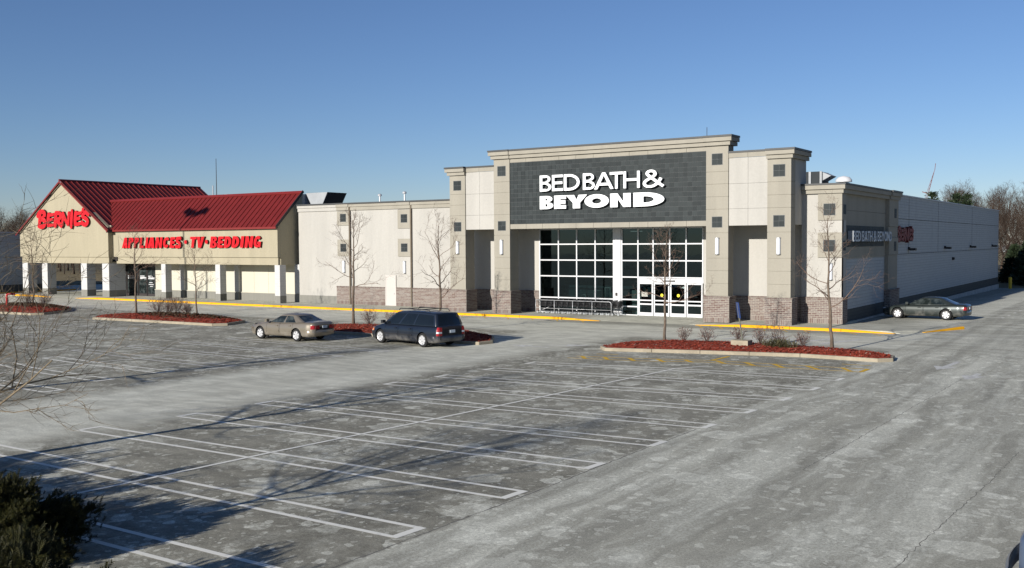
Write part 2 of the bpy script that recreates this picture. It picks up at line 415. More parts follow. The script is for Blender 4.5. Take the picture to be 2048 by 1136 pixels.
# ---------------------------------------------------------------- mesh helpers
class MB:
    def __init__(s): s.v = []; s.f = []; s.mi = []
    def add(s, vs, fs, mi=0):
        b = len(s.v)
        s.v.extend([tuple(p) for p in vs])
        for f in fs:
            s.f.append(tuple(i + b for i in f)); s.mi.append(mi)
        return s
    def box(s, x0, x1, y0, y1, z0, z1, mi=0):
        v = [(x0, y0, z0), (x1, y0, z0), (x1, y1, z0), (x0, y1, z0), (x0, y0, z1), (x1, y0, z1), (x1, y1, z1), (x0, y1, z1)]
        return s.add(v, [(0, 3, 2, 1), (4, 5, 6, 7), (0, 1, 5, 4), (1, 2, 6, 5), (2, 3, 7, 6), (3, 0, 4, 7)], mi)
    def prism(s, poly, axis, a0, a1, mi=0):
        """poly: list of 2d points; axis: extrusion axis 0/1/2 (other two axes in order)"""
        n = len(poly)
        def P(p, a):
            q = list(p); q.insert(axis, a); return tuple(q)
        v = [P(p, a0) for p in poly] + [P(p, a1) for p in poly]
        f = [tuple(range(n)), tuple(range(2 * n - 1, n - 1, -1))]
        f += [(i, i + n, (i + 1) % n + n, (i + 1) % n) for i in range(n)]
        return s.add(v, f, mi)
    def tube(s, pts, rad, n=6, mi=0, cap=True):
        pts = [Vector(p) for p in pts]
        k = len(pts)
        if not hasattr(rad, '__len__'): rad = [rad] * k
        b = len(s.v)
        up = None
        for i, p in enumerate(pts):
            t = (pts[min(i + 1, k - 1)] - pts[max(i - 1, 0)])
            t = t.normalized() if t.length > 1e-9 else Vector((0, 0, 1))
            if up is None:
                up = t.orthogonal().normalized()
            up = (up - t * up.dot(t))
            up = up.normalized() if up.length > 1e-6 else t.orthogonal().normalized()
            w = t.cross(up)
            for j in range(n):
                a = 2 * PI * j / n
                q = p + (up * math.cos(a) + w * math.sin(a)) * rad[i]
                s.v.append((q.x, q.y, q.z))
        for i in range(k - 1):
            for j in range(n):
                s.f.append((b + i * n + j, b + i * n + (j + 1) % n, b + (i + 1) * n + (j + 1) % n, b + (i + 1) * n + j)); s.mi.append(mi)
        if cap:
            s.f.append(tuple(b + j for j in reversed(range(n)))); s.mi.append(mi)
            s.f.append(tuple(b + (k - 1) * n + j for j in range(n))); s.mi.append(mi)
        return s
    def lathe(s, prof, axis_o, axis='Z', n=24, mi=0):
        """prof: (radius, along) pairs"""
        b = len(s.v); k = len(prof)
        for r, h in prof:
            for j in range(n):
                a = 2 * PI * j / n
                c, d = r * math.cos(a), r * math.sin(a)
                q = (c, d, h) if axis == 'Z' else ((c, h, d) if axis == 'Y' else (h, c, d))
                s.v.append((q[0] + axis_o[0], q[1] + axis_o[1], q[2] + axis_o[2]))
        for i in range(k - 1):
            for j in range(n):
                s.f.append((b + i * n + j, b + i * n + (j + 1) % n, b + (i + 1) * n + (j + 1) % n, b + (i + 1) * n + j)); s.mi.append(mi)
        return s
    def mesh(s, name, mats, smooth=False, off=(0, 0, 0), fix=True):
        me = bpy.data.meshes.new(name)
        v = np.array(s.v, dtype=float) - np.array(off, dtype=float) if len(s.v) else np.zeros((0, 3))
        me.from_pydata(v.tolist(), [], s.f)
        for m in (mats if isinstance(mats, (list, tuple)) else [mats]): me.materials.append(m)
        if any(s.mi): me.polygons.foreach_set('material_index', s.mi)
        if fix:
            bm = bmesh.new(); bm.from_mesh(me)
            bmesh.ops.recalc_face_normals(bm, faces=bm.faces)
            bm.to_mesh(me); bm.free()
        if smooth: me.shade_smooth()
        me.update()
        return me

def obj(name, me, parent=None, loc=(0, 0, 0)):
    o = bpy.data.objects.new(name, me)
    COL.objects.link(o)
    o.location = loc
    if parent is not None: o.parent = parent
    return o

def tag(o, label=None, cat=None, group=None, kind=None):
    if label: o['label'] = label
    if cat: o['category'] = cat
    if group: o['group'] = group
    if kind: o['kind'] = kind
    return o

class Thing:
    """an Empty at the thing's base; parts are given in world coordinates"""
    def __init__(s, name, loc, label=None, cat=None, group=None, kind=None):
        s.o = bpy.data.objects.new(name, None)
        s.o.empty_display_size = 0.3
        COL.objects.link(s.o)
        s.o.location = loc
        s.off = loc
        tag(s.o, label, cat, group, kind)
    def part(s, name, mb, mats, parent=None, smooth=False, label=None, kind=None, fix=True):
        p = obj(name, mb.mesh(name, mats, smooth, s.off, fix), parent or s.o)
        return tag(p, label, None, None, kind)
    def piece(s, name, me, loc, parent=None):
        """shared mesh put at a world place"""
        return obj(name, me, parent or s.o, tuple(loc[i] - s.off[i] for i in range(3)))

def single(name, mb, mats, origin, label=None, cat=None, group=None, kind=None, smooth=False, fix=True):
    o = obj(name, mb.mesh(name, mats, smooth, origin, fix), None, origin)
    return tag(o, label, cat, group, kind)

def copy_tree(o, parent=None):
    c = o.copy()
    COL.objects.link(c)
    c.parent = parent
    for ch in list(o.children): copy_tree(ch, c)
    return c
# ================================================================= GROUND
def gz(x, y):
    """pavement height: level, falling gently past the shop fronts"""
    if y < 66: return 0.0
    return -0.42 * min(1.0, (y - 66) / 56.0)

def build_ground():
    ys = [-260, -60, 0, 30, 55, 66] + [66 + 5.6 * i for i in range(1, 11)] + [160, 260, 500, 1200]
    xs = [-900, -300, -120, -60, -20, 0, 40, 200, 700]
    mb = MB()
    for y in ys:
        for x in xs: mb.v.append((x, y, gz(x, y)))
    n = len(xs)
    for j in range(len(ys) - 1):
        for i in range(n - 1):
            mb.f.append((j * n + i, j * n + i + 1, (j + 1) * n + i + 1, (j + 1) * n + i)); mb.mi.append(0)
    single('parking_lot', mb, M['asphalt'], (0, 0, 0), kind='structure')
    # winter grass and litter beyond the lot
    mb = MB()
    for (x0, x1, y0, y1) in ((-60, 80, 124, 500), (-700, -118, 66, 500), (-118, -60, 124, 500), (-700, -118, 20, 66)):
        mb.v += [(x0, y0, gz(0, y0) + .006), (x1, y0, gz(0, y0) + .006), (x1, y1, gz(0, y1) + .006), (x0, y1, gz(0, y1) + .006)]
        k = len(mb.v); mb.f.append((k - 4, k - 3, k - 2, k - 1)); mb.mi.append(0)
    single('grass_verge', mb, M['soil'], (0, 0, 0), kind='structure')
build_ground()

def strip(mb, a, b, w, z=0.004):
    a = Vector((a[0], a[1])); b = Vector((b[0], b[1]))
    d = (b - a).normalized(); nrm = Vector((-d.y, d.x)) * w / 2
    seg = max(1, int((b - a).length / 4))
    k = len(mb.v)
    for i in range(seg + 1):
        p = a.lerp(b, i / seg)
        for q in (p - nrm, p + nrm): mb.v.append((q.x, q.y, gz(q.x, q.y) + z))
    for i in range(seg):
        mb.f.append((k + 2 * i, k + 2 * i + 2, k + 2 * i + 3, k + 2 * i + 1)); mb.mi.append(0)

def poly_flat(mb, pts, z=0.004):
    k = len(mb.v)
    mb.v += [(p[0], p[1], gz(p[0], p[1]) + z) for p in pts]
    mb.f.append(tuple(range(k, k + len(pts)))); mb.mi.append(0)

def marking(name, mb, mat, origin):
    single(name, mb, mat, origin, kind='structure', fix=False)

LW = 0.115
def hairpin(Lp, Cp, Rp, gap=0.66, mat='paint', w=LW):
    """a double stall line with closed ends: left end, middle, right end of the far line"""
    mb = MB()
    z = 0.004
    far = [Vector((*p, 0)) for p in (Lp, Cp, Rp)]
    dy = Vector((-0.05, -gap, 0))
    near = [p + dy for p in far]
    def run(line, z):
        for i in range(len(line) - 1): strip(mb, line[i], line[i + 1], w, z)
    run(far, z); run(near, z)
    for e in (0, -1): strip(mb, far[e] + Vector((0, .05, 0)), near[e] - Vector((0, .05, 0)), w * 1.5, z + .003)
    marking('stall_marking', mb, M[mat], (Cp[0], Cp[1], 0))

Rr = [(-9.98, 36.67), (-10.05, 33.92), (-10.17, 31.25), (-10.31, 28.45), (-10.43, 25.62), (-10.58, 22.75), (-10.72, 19.75), (-10.84, 16.66), (-10.95, 13.52), (-11.05, 10.62), (-11.15, 7.75), (-11.3, 4.9)]
Cr = [(-16.35, 36.2), (-16.55, 33.45), (-16.83, 30.45), (-16.97, 27.93), (-17.22, 25.16), (-17.47, 22.3), (-17.72, 19.46), (-18.0, 16.56), (-18.2, 13.53), (-18.45, 10.6), (-18.7, 7.75), (-18.9, 4.9)]
Lr = [(-22.28, 35.2), (-22.6, 32.65), (-22.95, 30.0), (-23.31, 27.5), (-23.6, 24.9), (-23.9, 22.1), (-24.1, 19.3), (-24.62, 16.45), (-25.2, 13.55), (-25.5, 10.6), (-25.8, 7.75), (-26.1, 4.9)]
for a, b, c in zip(Lr, Cr, Rr): hairpin(a, b, c)
mb = MB()
cl = [(-15.55, 37.6)] + Cr
for i in range(len(cl) - 1): strip(mb, cl[i], cl[i + 1], LW, 0.011)
marking('stall_marking', mb, M['paint'], (-17, 20, 0))
# the middle bay, more worn
L2 = [(-41.8, 36.2), (-42.25, 33.5), (-43.1, 31.0), (-43.8, 28.5), (-41.9, 25.9), (-41.4, 23.6), (-41.9, 20.7)]
R2 = [(-30.4, 35.4), (-30.9, 32.75), (-31.55, 30.4), (-32.2, 27.7), (-33.0, 25.3), (-33.0, 22.6), (-32.1, 20.0)]
C2 = [(-36.0, 35.8), (-36.5, 33.0), (-37.25, 30.6), (-37.9, 28.0), (-38.4, 25.5), (-38.9, 23.0), (-38.0, 20.3)]
for a, b, c in zip(L2, C2, R2): hairpin(a, b, c, mat='paint' if a[1] < 26 else 'paintfaint')
mb = MB()
for a, b in zip([(-35.5, 38.2)] + C2[:-1], C2[:-1] + [C2[-1]]): 
    if (Vector(a) - Vector(b)).length > .1: strip(mb, a, b, LW, 0.011)
marking('stall_marking', mb, M['paint'], (-37, 28, 0))
# the far bay on the left, mostly worn away
for i in range(6):
    y = 37.0 - 2.8 * i
    hairpin((-63.5, y), (-57.5, y + .1), (-51.8, y + .2), mat='paintfaint')
# stalls along the side wall
for i in range(17):
    y = 71.5 + 2.95 * i
    mb = MB()
    for dy in (0, -.62): strip(mb, (-14.6 + .0 * i, y + dy), (-9.2, y + dy - .2), LW, .004)
    strip(mb, (-9.2, y - .15), (-9.2, y - .88), LW * 1.4, .007)
    marking('stall_marking', mb, M['paint'], (-12, y, gz(0, y)))
# yellow hatch in front of the entrance bed
mb = MB()
hatch_f = [(-21.9, 37.98), (-19.5, 38.45), (-16.2, 39.45), (-13, 39.6), (-9.9, 39.86)]
hatch_n = [(-21.9, 37.2), (-18.9, 37.7), (-16.2, 38.75), (-13, 38.6), (-9.88, 38.8)]
for l in (hatch_f, hatch_n):
    for i in range(4): strip(mb, l[i], l[i + 1], .1, .004)
for a, b in (((-21.69, 38.07), (-21.1, 37.36)), ((-20.68, 38.25), (-20.07, 37.49)), ((-19.55, 38.43), (-18.89, 37.65)), ((-18.34, 38.7), (-17.64, 37.9)),
             ((-17.18, 39.0), (-16.6, 38.4)), ((-15.96, 39.4), (-15.31, 38.7)), ((-14.74, 39.5), (-14.06, 38.66)), ((-13.56, 39.55), (-12.84, 38.6)), ((-12.22, 39.6), (-11.47, 38.7)), ((-10.85, 39.7), (-10.27, 38.8)), ((-9.9, 38.85), (-9.88, 39.86)), ((-16.2, 39.4), (-16.09, 41.2))):
    strip(mb, a, b, .17, .008)
strip(mb, (-21.55, 39.17), (-20.6, 39.44), .1, .004); strip(mb, (-11.2, 40.96), (-10.05, 41.0), .1, .004)
marking('yellow_hatching', mb, M['paintyellow'], (-16, 39, 0))
# loading zone lines by the kerb
mb = MB()
for i in range(7):
    x = -31.5 - 1.9 * i
    strip(mb, (x, 55.3), (x + .7, 54.4), .09, .004)
for i in range(9):
    x = -23.5 + 1.25 * i
    strip(mb, (x, 55.3), (x + .7, 54.2), .09, .004)
marking('yellow_hatching', mb, M['paintyellow'], (-28, 55, 0))
# arrows
def arrow(tip, ang, L=3.0):
    mb = MB()
    c, s_ = math.cos(ang), math.sin(ang)
    T = lambda u, v: (tip[0] - c * u - s_ * v, tip[1] - s_ * u + c * v)
    poly_flat(mb, [T(0, 0), T(1.2, .45), T(1.2, -.45)][::-1], .004)
    poly_flat(mb, [T(1.2, .11), T(L, .11), T(L, -.11), T(1.2, -.11)][::-1], .004)
    marking('arrow_marking', mb, M['paintfaint'], (tip[0], tip[1], 0))
arrow((-27.25, 40.6), R(176), 2.4)
arrow((-23.5, 42.2), R(25), 2.2)
arrow((-7.6, 41.0), R(-95), 3.2)
arrow((-6.2, 38.6), R(-95), 2.0)
# crosswalk bars and stop lines
mb = MB()
for i in range(5): strip(mb, (-19.3 + 1.25 * i, 48.6), (-18.2 + 1.25 * i, 51.6), .35, .004)
marking('crosswalk_marking', mb, M['paintfaint'], (-17, 50, 0))
mb = MB()
strip(mb, (-10.45, 57.27), (-9.3, 56.5), .14, .004); strip(mb, (-9.3, 56.5), (-3.0, 56.3), .12, .007)
marking('stop_marking', mb, M['paintfaint'], (-8, 56.5, 0))

# cracks and pavement seams: thin uneven ribbons of dark filler
def crack(pts, w=.035, step=.35, jig=.05):
    mb = MB()
    rng = random.Random(int(abs(pts[0][0] * 100)))
    out = []
    for a, b in zip(pts[:-1], pts[1:]):
        a, b = Vector(a), Vector(b); n = max(2, int((b - a).length / step))
        for i in range(n): 
            p = a.lerp(b, i / n); out.append((p.x + rng.uniform(-jig, jig), p.y + rng.uniform(-jig, jig)))
    out.append(tuple(pts[-1]))
    k = len(mb.v)
    for i, p in enumerate(out):
        q = Vector(out[min(i + 1, len(out) - 1)]) - Vector(out[max(i - 1, 0)])
        q = Vector((-q.y, q.x)).normalized() * w * rng.uniform(.25, 1) / 2
        z = gz(*p) + .003
        mb.v += [(p[0] - q.x, p[1] - q.y, z), (p[0] + q.x, p[1] + q.y, z)]
    for i in range(len(out) - 1):
        mb.f.append((k + 2 * i, k + 2 * i + 2, k + 2 * i + 3, k + 2 * i + 1)); mb.mi.append(0)
    single('pavement_crack', mb, M['crack'], (pts[0][0], pts[0][1], 0), kind='structure', fix=False)
crack([(-10.8, 9.0), (-10.70, 13.7), (-10.62, 17), (-10.62, 21.5), (-10.55, 25)], .038, .16, .018)
crack([(-6.7, 21.5), (-6.54, 28.2), (-6.48, 31.5), (-6.33, 38.5)], .022, .13, .025)
crack([(-3.6, 13.0), (-3.4, 17.5), (-3.1, 22.8), (-3.0, 26)], .018, .12, .03)
crack([(-38.0, 50.1), (-35.4, 51.5), (-33.8, 53.5), (-31.6, 54.9)], .07, .5, .12)
crack([(-34.6, 52.8), (-31.0, 50.9), (-26.5, 50.4)], .07, .5, .12)
crack([(-58, 48.6), (-52, 49.2), (-44, 49.4), (-37, 48.5)], .07, .6, .15)
crack([(-80, 49.2), (-70, 49.6), (-62, 48.8)], .07, .6, .15)

# ================================================================= KERBS AND SIDEWALK
WALK_Z = 0.13
def kerb_run(root, pts, w=.19, h=.15, seg=3.0, mat='kerbyellow', taper=(False, False), gap=.012):
    """kerb stones end to end along a polyline (outer edge given, w to its left)"""
    stones = []
    for a, b in zip(pts[:-1], pts[1:]):
        a, b = Vector(a), Vector(b); L = (b - a).length; n = max(1, round(L / seg))
        for i in range(n): stones.append((a.lerp(b, i / n), a.lerp(b, (i + 1) / n)))
    for i, (a, b) in enumerate(stones):
        d = (b - a).normalized(); nr = Vector((-d.y, d.x))
        a2, b2 = a + d * gap, b - d * gap
        ha = .02 if (i == 0 and taper[0]) else h
        hb = .02 if (i == len(stones) - 1 and taper[1]) else h
        mb = MB()
        c = .025
        prof = lambda H: [(0, -.1), (0, max(H - c, .005)), (c, H), (w, H), (w, -.1)]
        k = 5
        for p, H in ((a2, ha), (b2, hb)):
            for (u, z) in prof(H):
                q = p + nr * u; mb.v.append((q.x, q.y, gz(q.x, q.y) + z))
        for j in range(k): mb.f.append((j, j + k, (j + 1) % k + k, (j + 1) % k)); mb.mi.append(0)
        mb.f.append(tuple(range(k))); mb.f.append(tuple(range(2 * k - 1, k - 1, -1))); mb.mi += [0, 0]
        root.part('kerb_stone', mb, M[mat])

walk = Thing('sidewalk', (-50, 57, 0), kind='structure')
KY = 55.66
kerb_run(walk, [(-97.3, KY), (-90.9, KY + .05)], taper=(False, True))
kerb_run(walk, [(-87.0, KY + .07), (-80, KY), (-51.6, KY - .1), (-30.4, KY)], taper=(True, True))
kerb_run(walk, [(-23.9, KY), (-12.4, KY - .05)], taper=(True, True))
kerb_run(walk, [(-11.2, 57.15), (-9.78, 60.5)], taper=(True, False))
# slabs
x = -99.5
mats = M['concrete']
while x < -16.3:
    x1 = min(x + 3.0, -16.2)
    def zf(xx):   # flush with the drive at the ramps
        t = 0.0
        for a, b in ((-90.9, -87.0), (-30.4, -23.9)):
            if a - 1.2 < xx < b + 1.2: t = max(t, min(1, (xx - a + 1.2) / 1.2, (b + 1.2 - xx) / 1.2))
        return WALK_Z - (WALK_Z - .012) * t
    mb = MB()
    g = .008
    fa, fb = zf(x + g), zf(x1 - g)
    ya = KY + .2
    v = [(x + g, ya, fa), (x1 - g, ya, fb), (x1 - g, 57.4, WALK_Z), (x + g, 57.4, WALK_Z), (x1 - g, 62.6, WALK_Z), (x + g, 62.6, WALK_Z)]
    lo = [(p[0], p[1], -.15) for p in v]
    mb.add(v + lo, [(0, 1, 2, 3), (3, 2, 4, 5), (0, 6, 7, 1), (1, 7, 8, 2), (2, 8, 10, 4), (4, 10, 11, 5), (5, 11, 9, 3), (3, 9, 6, 0)])
    walk.part('paving_slab', mb, M['concrete'], fix=False)
    x = x1
# flush ramp lips where the kerb drops away
for a, b in ((-90.9, -87.0), (-30.4, -23.9)):
    mb = MB(); mb.add([(a, KY - .02, .004), (b, KY - .02, .004), (b, KY + .195, .014), (a, KY + .195, .014)], [(0, 1, 2, 3)])
    walk.part('ramp_lip', mb, M['concrete'], fix=False)
# corner apron
mb = MB()
ap = [(-16.19, 55.85, .13), (-12.9, 55.83, .12), (-12.2, 55.9, .015), (-11.45, 57.0, .015), (-11.3, 57.6, .10), (-10.02, 60.45, .13), (-12.5, 61.2, .03), (-15.2, 61.75, .03), (-16.19, 61.9, .03)]
mb.add(ap + [(p[0], p[1], -.1) for p in ap], [tuple(range(9))] + [(i, i + 9, (i + 1) % 9 + 9, (i + 1) % 9) for i in range(9)])
walk.part('corner_apron', mb, M['concrete'])
mb = MB(); strip(mb, (-16.1, 62.2), (-10.2, 60.9), .1, .006)
marking('yellow_line_marking', mb, M['paintyellow'], (-13, 61, 0))

# ================================================================= PLANTING BEDS
def bed_height(pt, poly):
    """distance to outline -> mound height"""
    p = Vector(pt); dm = 1e9
    for a, b in zip(poly, poly[1:] + poly[:1]):
        a, b = Vector(a), Vector(b); t = max(0, min(1, (p - a).dot(b - a) / max(1e-9, (b - a).length_squared)))
        dm = min(dm, (a + (b - a) * t - p).length)
    return dm
def inside(pt, poly):
    x, y = pt; c = False
    for (x0, y0), (x1, y1) in zip(poly, poly[1:] + poly[:1]):
        if (y0 > y) != (y1 > y) and x < (x1 - x0) * (y - y0) / (y1 - y0) + x0: c = not c
    return c
BEDS = {}
def mound(poly, pt, H):
    d = bed_height(pt, poly) if inside(pt, poly) else 0
    return .12 + H * (1 - math.exp(-d / 1.1))
def bed(poly, H=.28, seg=2.5, leafy=None):
    cx = sum(p[0] for p in poly) / len(poly); cy = sum(p[1] for p in poly) / len(poly)
    root = Thing('planting_bed', (cx, cy, 0), kind='structure')
    kerb_run(root, poly + [poly[0]], .17, .15, seg, 'kerbstone')
    inner = []
    n = len(poly)
    for i in range(n):
        a, b, c = Vector(poly[i - 1]), Vector(poly[i]), Vector(poly[(i + 1) % n])
        d1 = (b - a).normalized(); d2 = (c - b).normalized()
        nr = (Vector((-d1.y, d1.x)) + Vector((-d2.y, d2.x))).normalized()
        inner.append(tuple(b + nr * .16))
    # dense grid clipped to the inner outline: triangulate rings towards the centre line
    rings = []
    K = 12
    spine = lambda p: Vector((min(max(p[0], min(q[0] for q in poly) + 1.6), max(q[0] for q in poly) - 1.6), cy))
    fine = []
    for a, b in zip(inner, inner[1:] + inner[:1]):
        a, b = Vector(a), Vector(b); m = max(1, int((b - a).length / .3))
        for i in range(m): fine.append(a.lerp(b, i / m))
    mb = MB(); N = len(fine)
    rng = random.Random(5)
    for k in range(K + 1):
        t = k / K
        for p in fine:
            q = p.lerp(spine(p), t * .98)
            z = mound(poly, q, H) + (rng.uniform(-.02, .03) if k > 0 else 0)
            mb.v.append((q.x, q.y, z))
    for k in range(K):
        for i in range(N):
            mb.f.append((k * N + i, k * N + (i + 1) % N, (k + 1) * N + (i + 1) % N, (k + 1) * N + i)); mb.mi.append(0)
    mb.f.append(tuple(K * N + i for i in range(N))); mb.mi.append(0)
    root.part('mulch', mb, M['mulch'], smooth=True, fix=False)
    # loose bark chips so the mound does not read as paint
    mb = MB()
    for _ in range(2600):
        f0 = fine[rng.randrange(N)]; q = f0.lerp(spine(f0), rng.random() ** 1.1)
        z = mound(poly, q, H) + .02
        a = rng.uniform(0, PI); l, w = rng.uniform(.03, .10), rng.uniform(.012, .03)
        u = Vector((math.cos(a) * l, math.sin(a) * l, rng.uniform(-.02, .04))); v = Vector((-math.sin(a) * w, math.cos(a) * w, rng.uniform(-.01, .02)))
        c = Vector((q.x, q.y, z))
        mb.add([c - u - v, c + u - v, c + u + v, c - u + v], [(0, 1, 2, 3)])
    root.part('bark_chips', mb, M['mulch'], kind='stuff', fix=False)
    if leafy:
        (lx, ly, rx, ry) = leafy
        mb = MB()
        for _ in range(1500):
            a = rng.uniform(0, 2 * PI); r = math.sqrt(rng.random())
            q = (lx + rx * r * math.cos(a), ly + ry * r * math.sin(a))
            if not inside(q, poly): continue
            z = mound(poly, q, H) + rng.uniform(.02, .20) * (1 - r * r * .8)
            c = Vector((q[0], q[1], z)); u = Vector((rng.uniform(-1, 1), rng.uniform(-1, 1), rng.uniform(-.6, .6))).normalized() * rng.uniform(.04, .10)
            v = u.orthogonal().normalized() * rng.uniform(.02, .05)
            mb.add([c - u, c + v, c + u, c - v], [(0, 1, 2, 3)])
        root.part('leaf_litter', mb, M['deadleaf'], kind='stuff', fix=False)
    return root
E_BED = [(-22.4, 41.1), (-21.8, 40.4), (-17.6, 41.55), (-13.4, 42.5), (-10.1, 42.3), (-9.62, 42.8), (-9.8, 43.9), (-11.2, 44.9), (-13.4, 45.4), (-17.6, 45.6), (-20.5, 44.9), (-22.1, 43.0)]
W_BED = [(-61.9, 41.2), (-61.0, 40.3), (-57, 40.5), (-49.3, 40.7), (-48.7, 41.4), (-49.6, 43.6), (-53, 44.9), (-58, 45.0), (-61.2, 43.6)]
FW_BED = [(-79.5, 41.6), (-78.6, 40.0), (-68.7, 40.5), (-68.2, 41.2), (-69.6, 44.0), (-73, 46.4), (-77.5, 46.6), (-79.3, 44.6)]
M_BED = [(-42.2, 41.3), (-41.2, 40.4), (-37, 40.6), (-29.4, 39.6), (-28.4, 39.7), (-28.2, 40.6), (-29.5, 42.6), (-33, 44.9), (-38, 45.4), (-41.6, 44.2)]
bed(E_BED, .25)
bed(W_BED, .25, leafy=(-54.6, 42.9, 5.0, 1.2))
bed(FW_BED, .3, leafy=(-74.2, 43.9, 5.0, 1.6))
bed(M_BED, .25)
# ================================================================= BIG STORE
W0 = WALK_Z
store = Thing('store_building', (-30, 59, 0), 'large beige store with a grey tiled sign wall, tall glass entrance and brick base', 'store')
FY = 56.92      # pier face
AY = 59.60      # entrance wall
JT = .022

def bricks(mb, u0, u1, z0, z1, place, top=True, seed=0):
    """running bond between a bottom soldier course and a top rowlock; place(u, d, z) -> world point, d = out of the wall"""
    rng = random.Random(seed)
    def brick(a, b, za, zb, d):
        j = .011
        a += j; b -= j; za += j; zb -= j
        if b - a < .02: return
        d += rng.uniform(0, .004)
        v = [place(a, 0, za), place(b, 0, za), place(b, 0, zb), place(a, 0, zb), place(a, d, za), place(b, d, za), place(b, d, zb), place(a, d, zb)]
        mb.add(v, [(4, 5, 6, 7), (0, 1, 5, 4), (1, 2, 6, 5), (2, 3, 7, 6), (3, 0, 4, 7)])
    n = max(1, round((u1 - u0) / .105)); w = (u1 - u0) / n
    zs = z0 + .30
    for i in range(n): brick(u0 + i * w, u0 + (i + 1) * w, z0, zs, .012)
    zt = z1 - (.10 if top else 0)
    rows = max(1, round((zt - zs) / .1035)); h = (zt - zs) / rows
    L = .315
    for r in range(rows):
        u = u0 - (L / 2 if r % 2 else 0)
        while u < u1:
            brick(max(u, u0), min(u + L, u1), zs + r * h, zs + (r + 1) * h, .012); u += L
    if top:
        for i in range(n): brick(u0 + i * w, u0 + (i + 1) * w, zt, z1, .035)

def brick_block(root, x0, x1, y0, y1, z0, z1, faces, parent=None, seed=0):
    """mortar body plus brick skin on the named faces: F front (-y), R right (+x), L left (-x)"""
    mb = MB(); mb.box(x0, x1, y0, y1, z0, z1 - .004)
    root.part('brick_base', mb, M['mortar'], parent)
    mb = MB()
    if 'F' in faces: bricks(mb, x0, x1, z0, z1, lambda u, d, z: (u, y0 - d, z), seed=seed)
    if 'R' in faces: bricks(mb, y0, y1, z0, z1, lambda u, d, z: (x1 + d, u, z), seed=seed + 1)
    if 'L' in faces: bricks(mb, y0, y1, z0, z1, lambda u, d, z: (x0 - d, u, z), seed=seed + 2)
    root.part('brick_facing', mb, M['brick'], parent, kind='stuff', fix=True)

def inset(root, parent, cx, cz, size, place, n=2):
    """square of small slate tiles let into a panel; place(u, d, z)"""
    mb = MB(); h = size / 2
    def slab(a, b, za, zb, d0, d1, mi):
        v = [place(a, d0, za), place(b, d0, za), place(b, d0, zb), place(a, d0, zb), place(a, d1, za), place(b, d1, za), place(b, d1, zb), place(a, d1, zb)]
        mb.add(v, [(4, 5, 6, 7), (0, 1, 5, 4), (1, 2, 6, 5), (2, 3, 7, 6), (3, 0, 4, 7)], mi)
    slab(cx - h - .02, cx + h + .02, cz - h - .02, cz + h + .02, -.01, .006, 1)
    w = size / n
    for i in range(n):
        for k in range(n):
            slab(cx - h + i * w + .006, cx - h + (i + 1) * w - .006, cz - h + k * w + .006, cz - h + (k + 1) * w - .006, 0, .014, 0)
    root.part('slate_inset', mb, [M['tile'], M['grout']], parent)

def cornice(root, x0, x1, y0, y1, z0, tiers, mat, parent=None, cope=.12, side=0.06, ext=(1, 1)):
    """stepped cornice: tiers of (height, projection) from z0 up, then a dark coping; ext: project past left / right end"""
    z = z0
    for h, p in tiers:
        mb = MB(); mb.box(x0 - p * ext[0], x1 + p * ext[1], y0 - p, y1, z + .004, z + h - .012)
        root.part('cornice_band', mb, mat, parent)
        mb = MB(); mb.box(x0 - (p - .05) * ext[0], x1 + (p - .05) * ext[1], y0 - p + .05, y1 - .01, z + h - .013, z + h + .005)
        root.part('reveal', mb, mat, parent)
        z += h
    p = tiers[-1][1] + .035
    mb = MB(); mb.box(x0 - p * ext[0], x1 + p * ext[1], y0 - p, y1, z + .006, z + cope)
    root.part('coping', mb, M['coping'], parent)

def pier(x0, x1, yb, joints, ztop, insets, sconce_z, sides='R', seed=0, name='pier'):
    """stucco pier of separate panels over a brick base"""
    mb = MB(); mb.box(x0 + .03, x1 - .03, FY + .03, yb - .03, W0, ztop)
    core = store.part(name, mb, M['tan'])
    for a, b in zip(joints[:-1], joints[1:]):
        mb = MB(); mb.box(x0, x1, FY, yb, a + JT / 2, b - JT / 2)
        store.part('stucco_panel', mb, M['tan'], core)
    cx = (x0 + x1) / 2
    for z, s in insets: inset(store, core, cx, z, s, lambda u, d, zz: (u, FY - d, zz))
    brick_block(store, x0 - .11, x1 + .11, FY - .12, yb + .12, W0, 1.72, 'F' + sides, core, seed)
    return core
JM = [1.73, 2.48, 3.25, 4.0, 5.53, 6.95, 7.70, 8.46, 9.20]
pier(-39.36, -38.05, 58.0, JM + [10.76], 10.76, [(6.18, .63), (9.94, .66)], 4.7, seed=1)
pier(-23.73, -22.32, 57.75, JM + [10.76], 10.76, [(6.18, .63), (9.95, .66)], 4.7, 'RL', seed=5)
JTW = [1.73, 2.48, 3.25, 4.0, 5.53, 6.95, 7.70, 8.46, 9.80]
pier(-43.19, -41.83, 58.0, JTW, 9.80, [(6.17, .63), (9.08, .66)], 4.7, seed=9)
pier(-19.92, -18.52, 57.7, JTW, 9.80, [(6.18, .65), (9.11, .68)], 4.7, seed=13)

# main sign wall between the two tall piers
mb = MB(); mb.box(-38.08, -23.70, 57.06, 58.2, 5.97, 10.76)
mb.box(-38.08, -23.70, 58.2, AY - .02, 5.97, 8.0)
store.part('sign_wall', mb, M['tan'])
def band_panels(z0, z1, y, n, mat):
    w = (14.31) / n
    for i in range(n):
        mb = MB(); mb.box(-38.045 + i * w + .008, -38.045 + (i + 1) * w - .008, y, 57.06 + .02, z0, z1)
        store.part('stucco_panel', mb, mat)
band_panels(5.955, 6.275, FY + .05, 11, M['tan'])
band_panels(10.485, 10.75, FY + .05, 11, M['tan'])
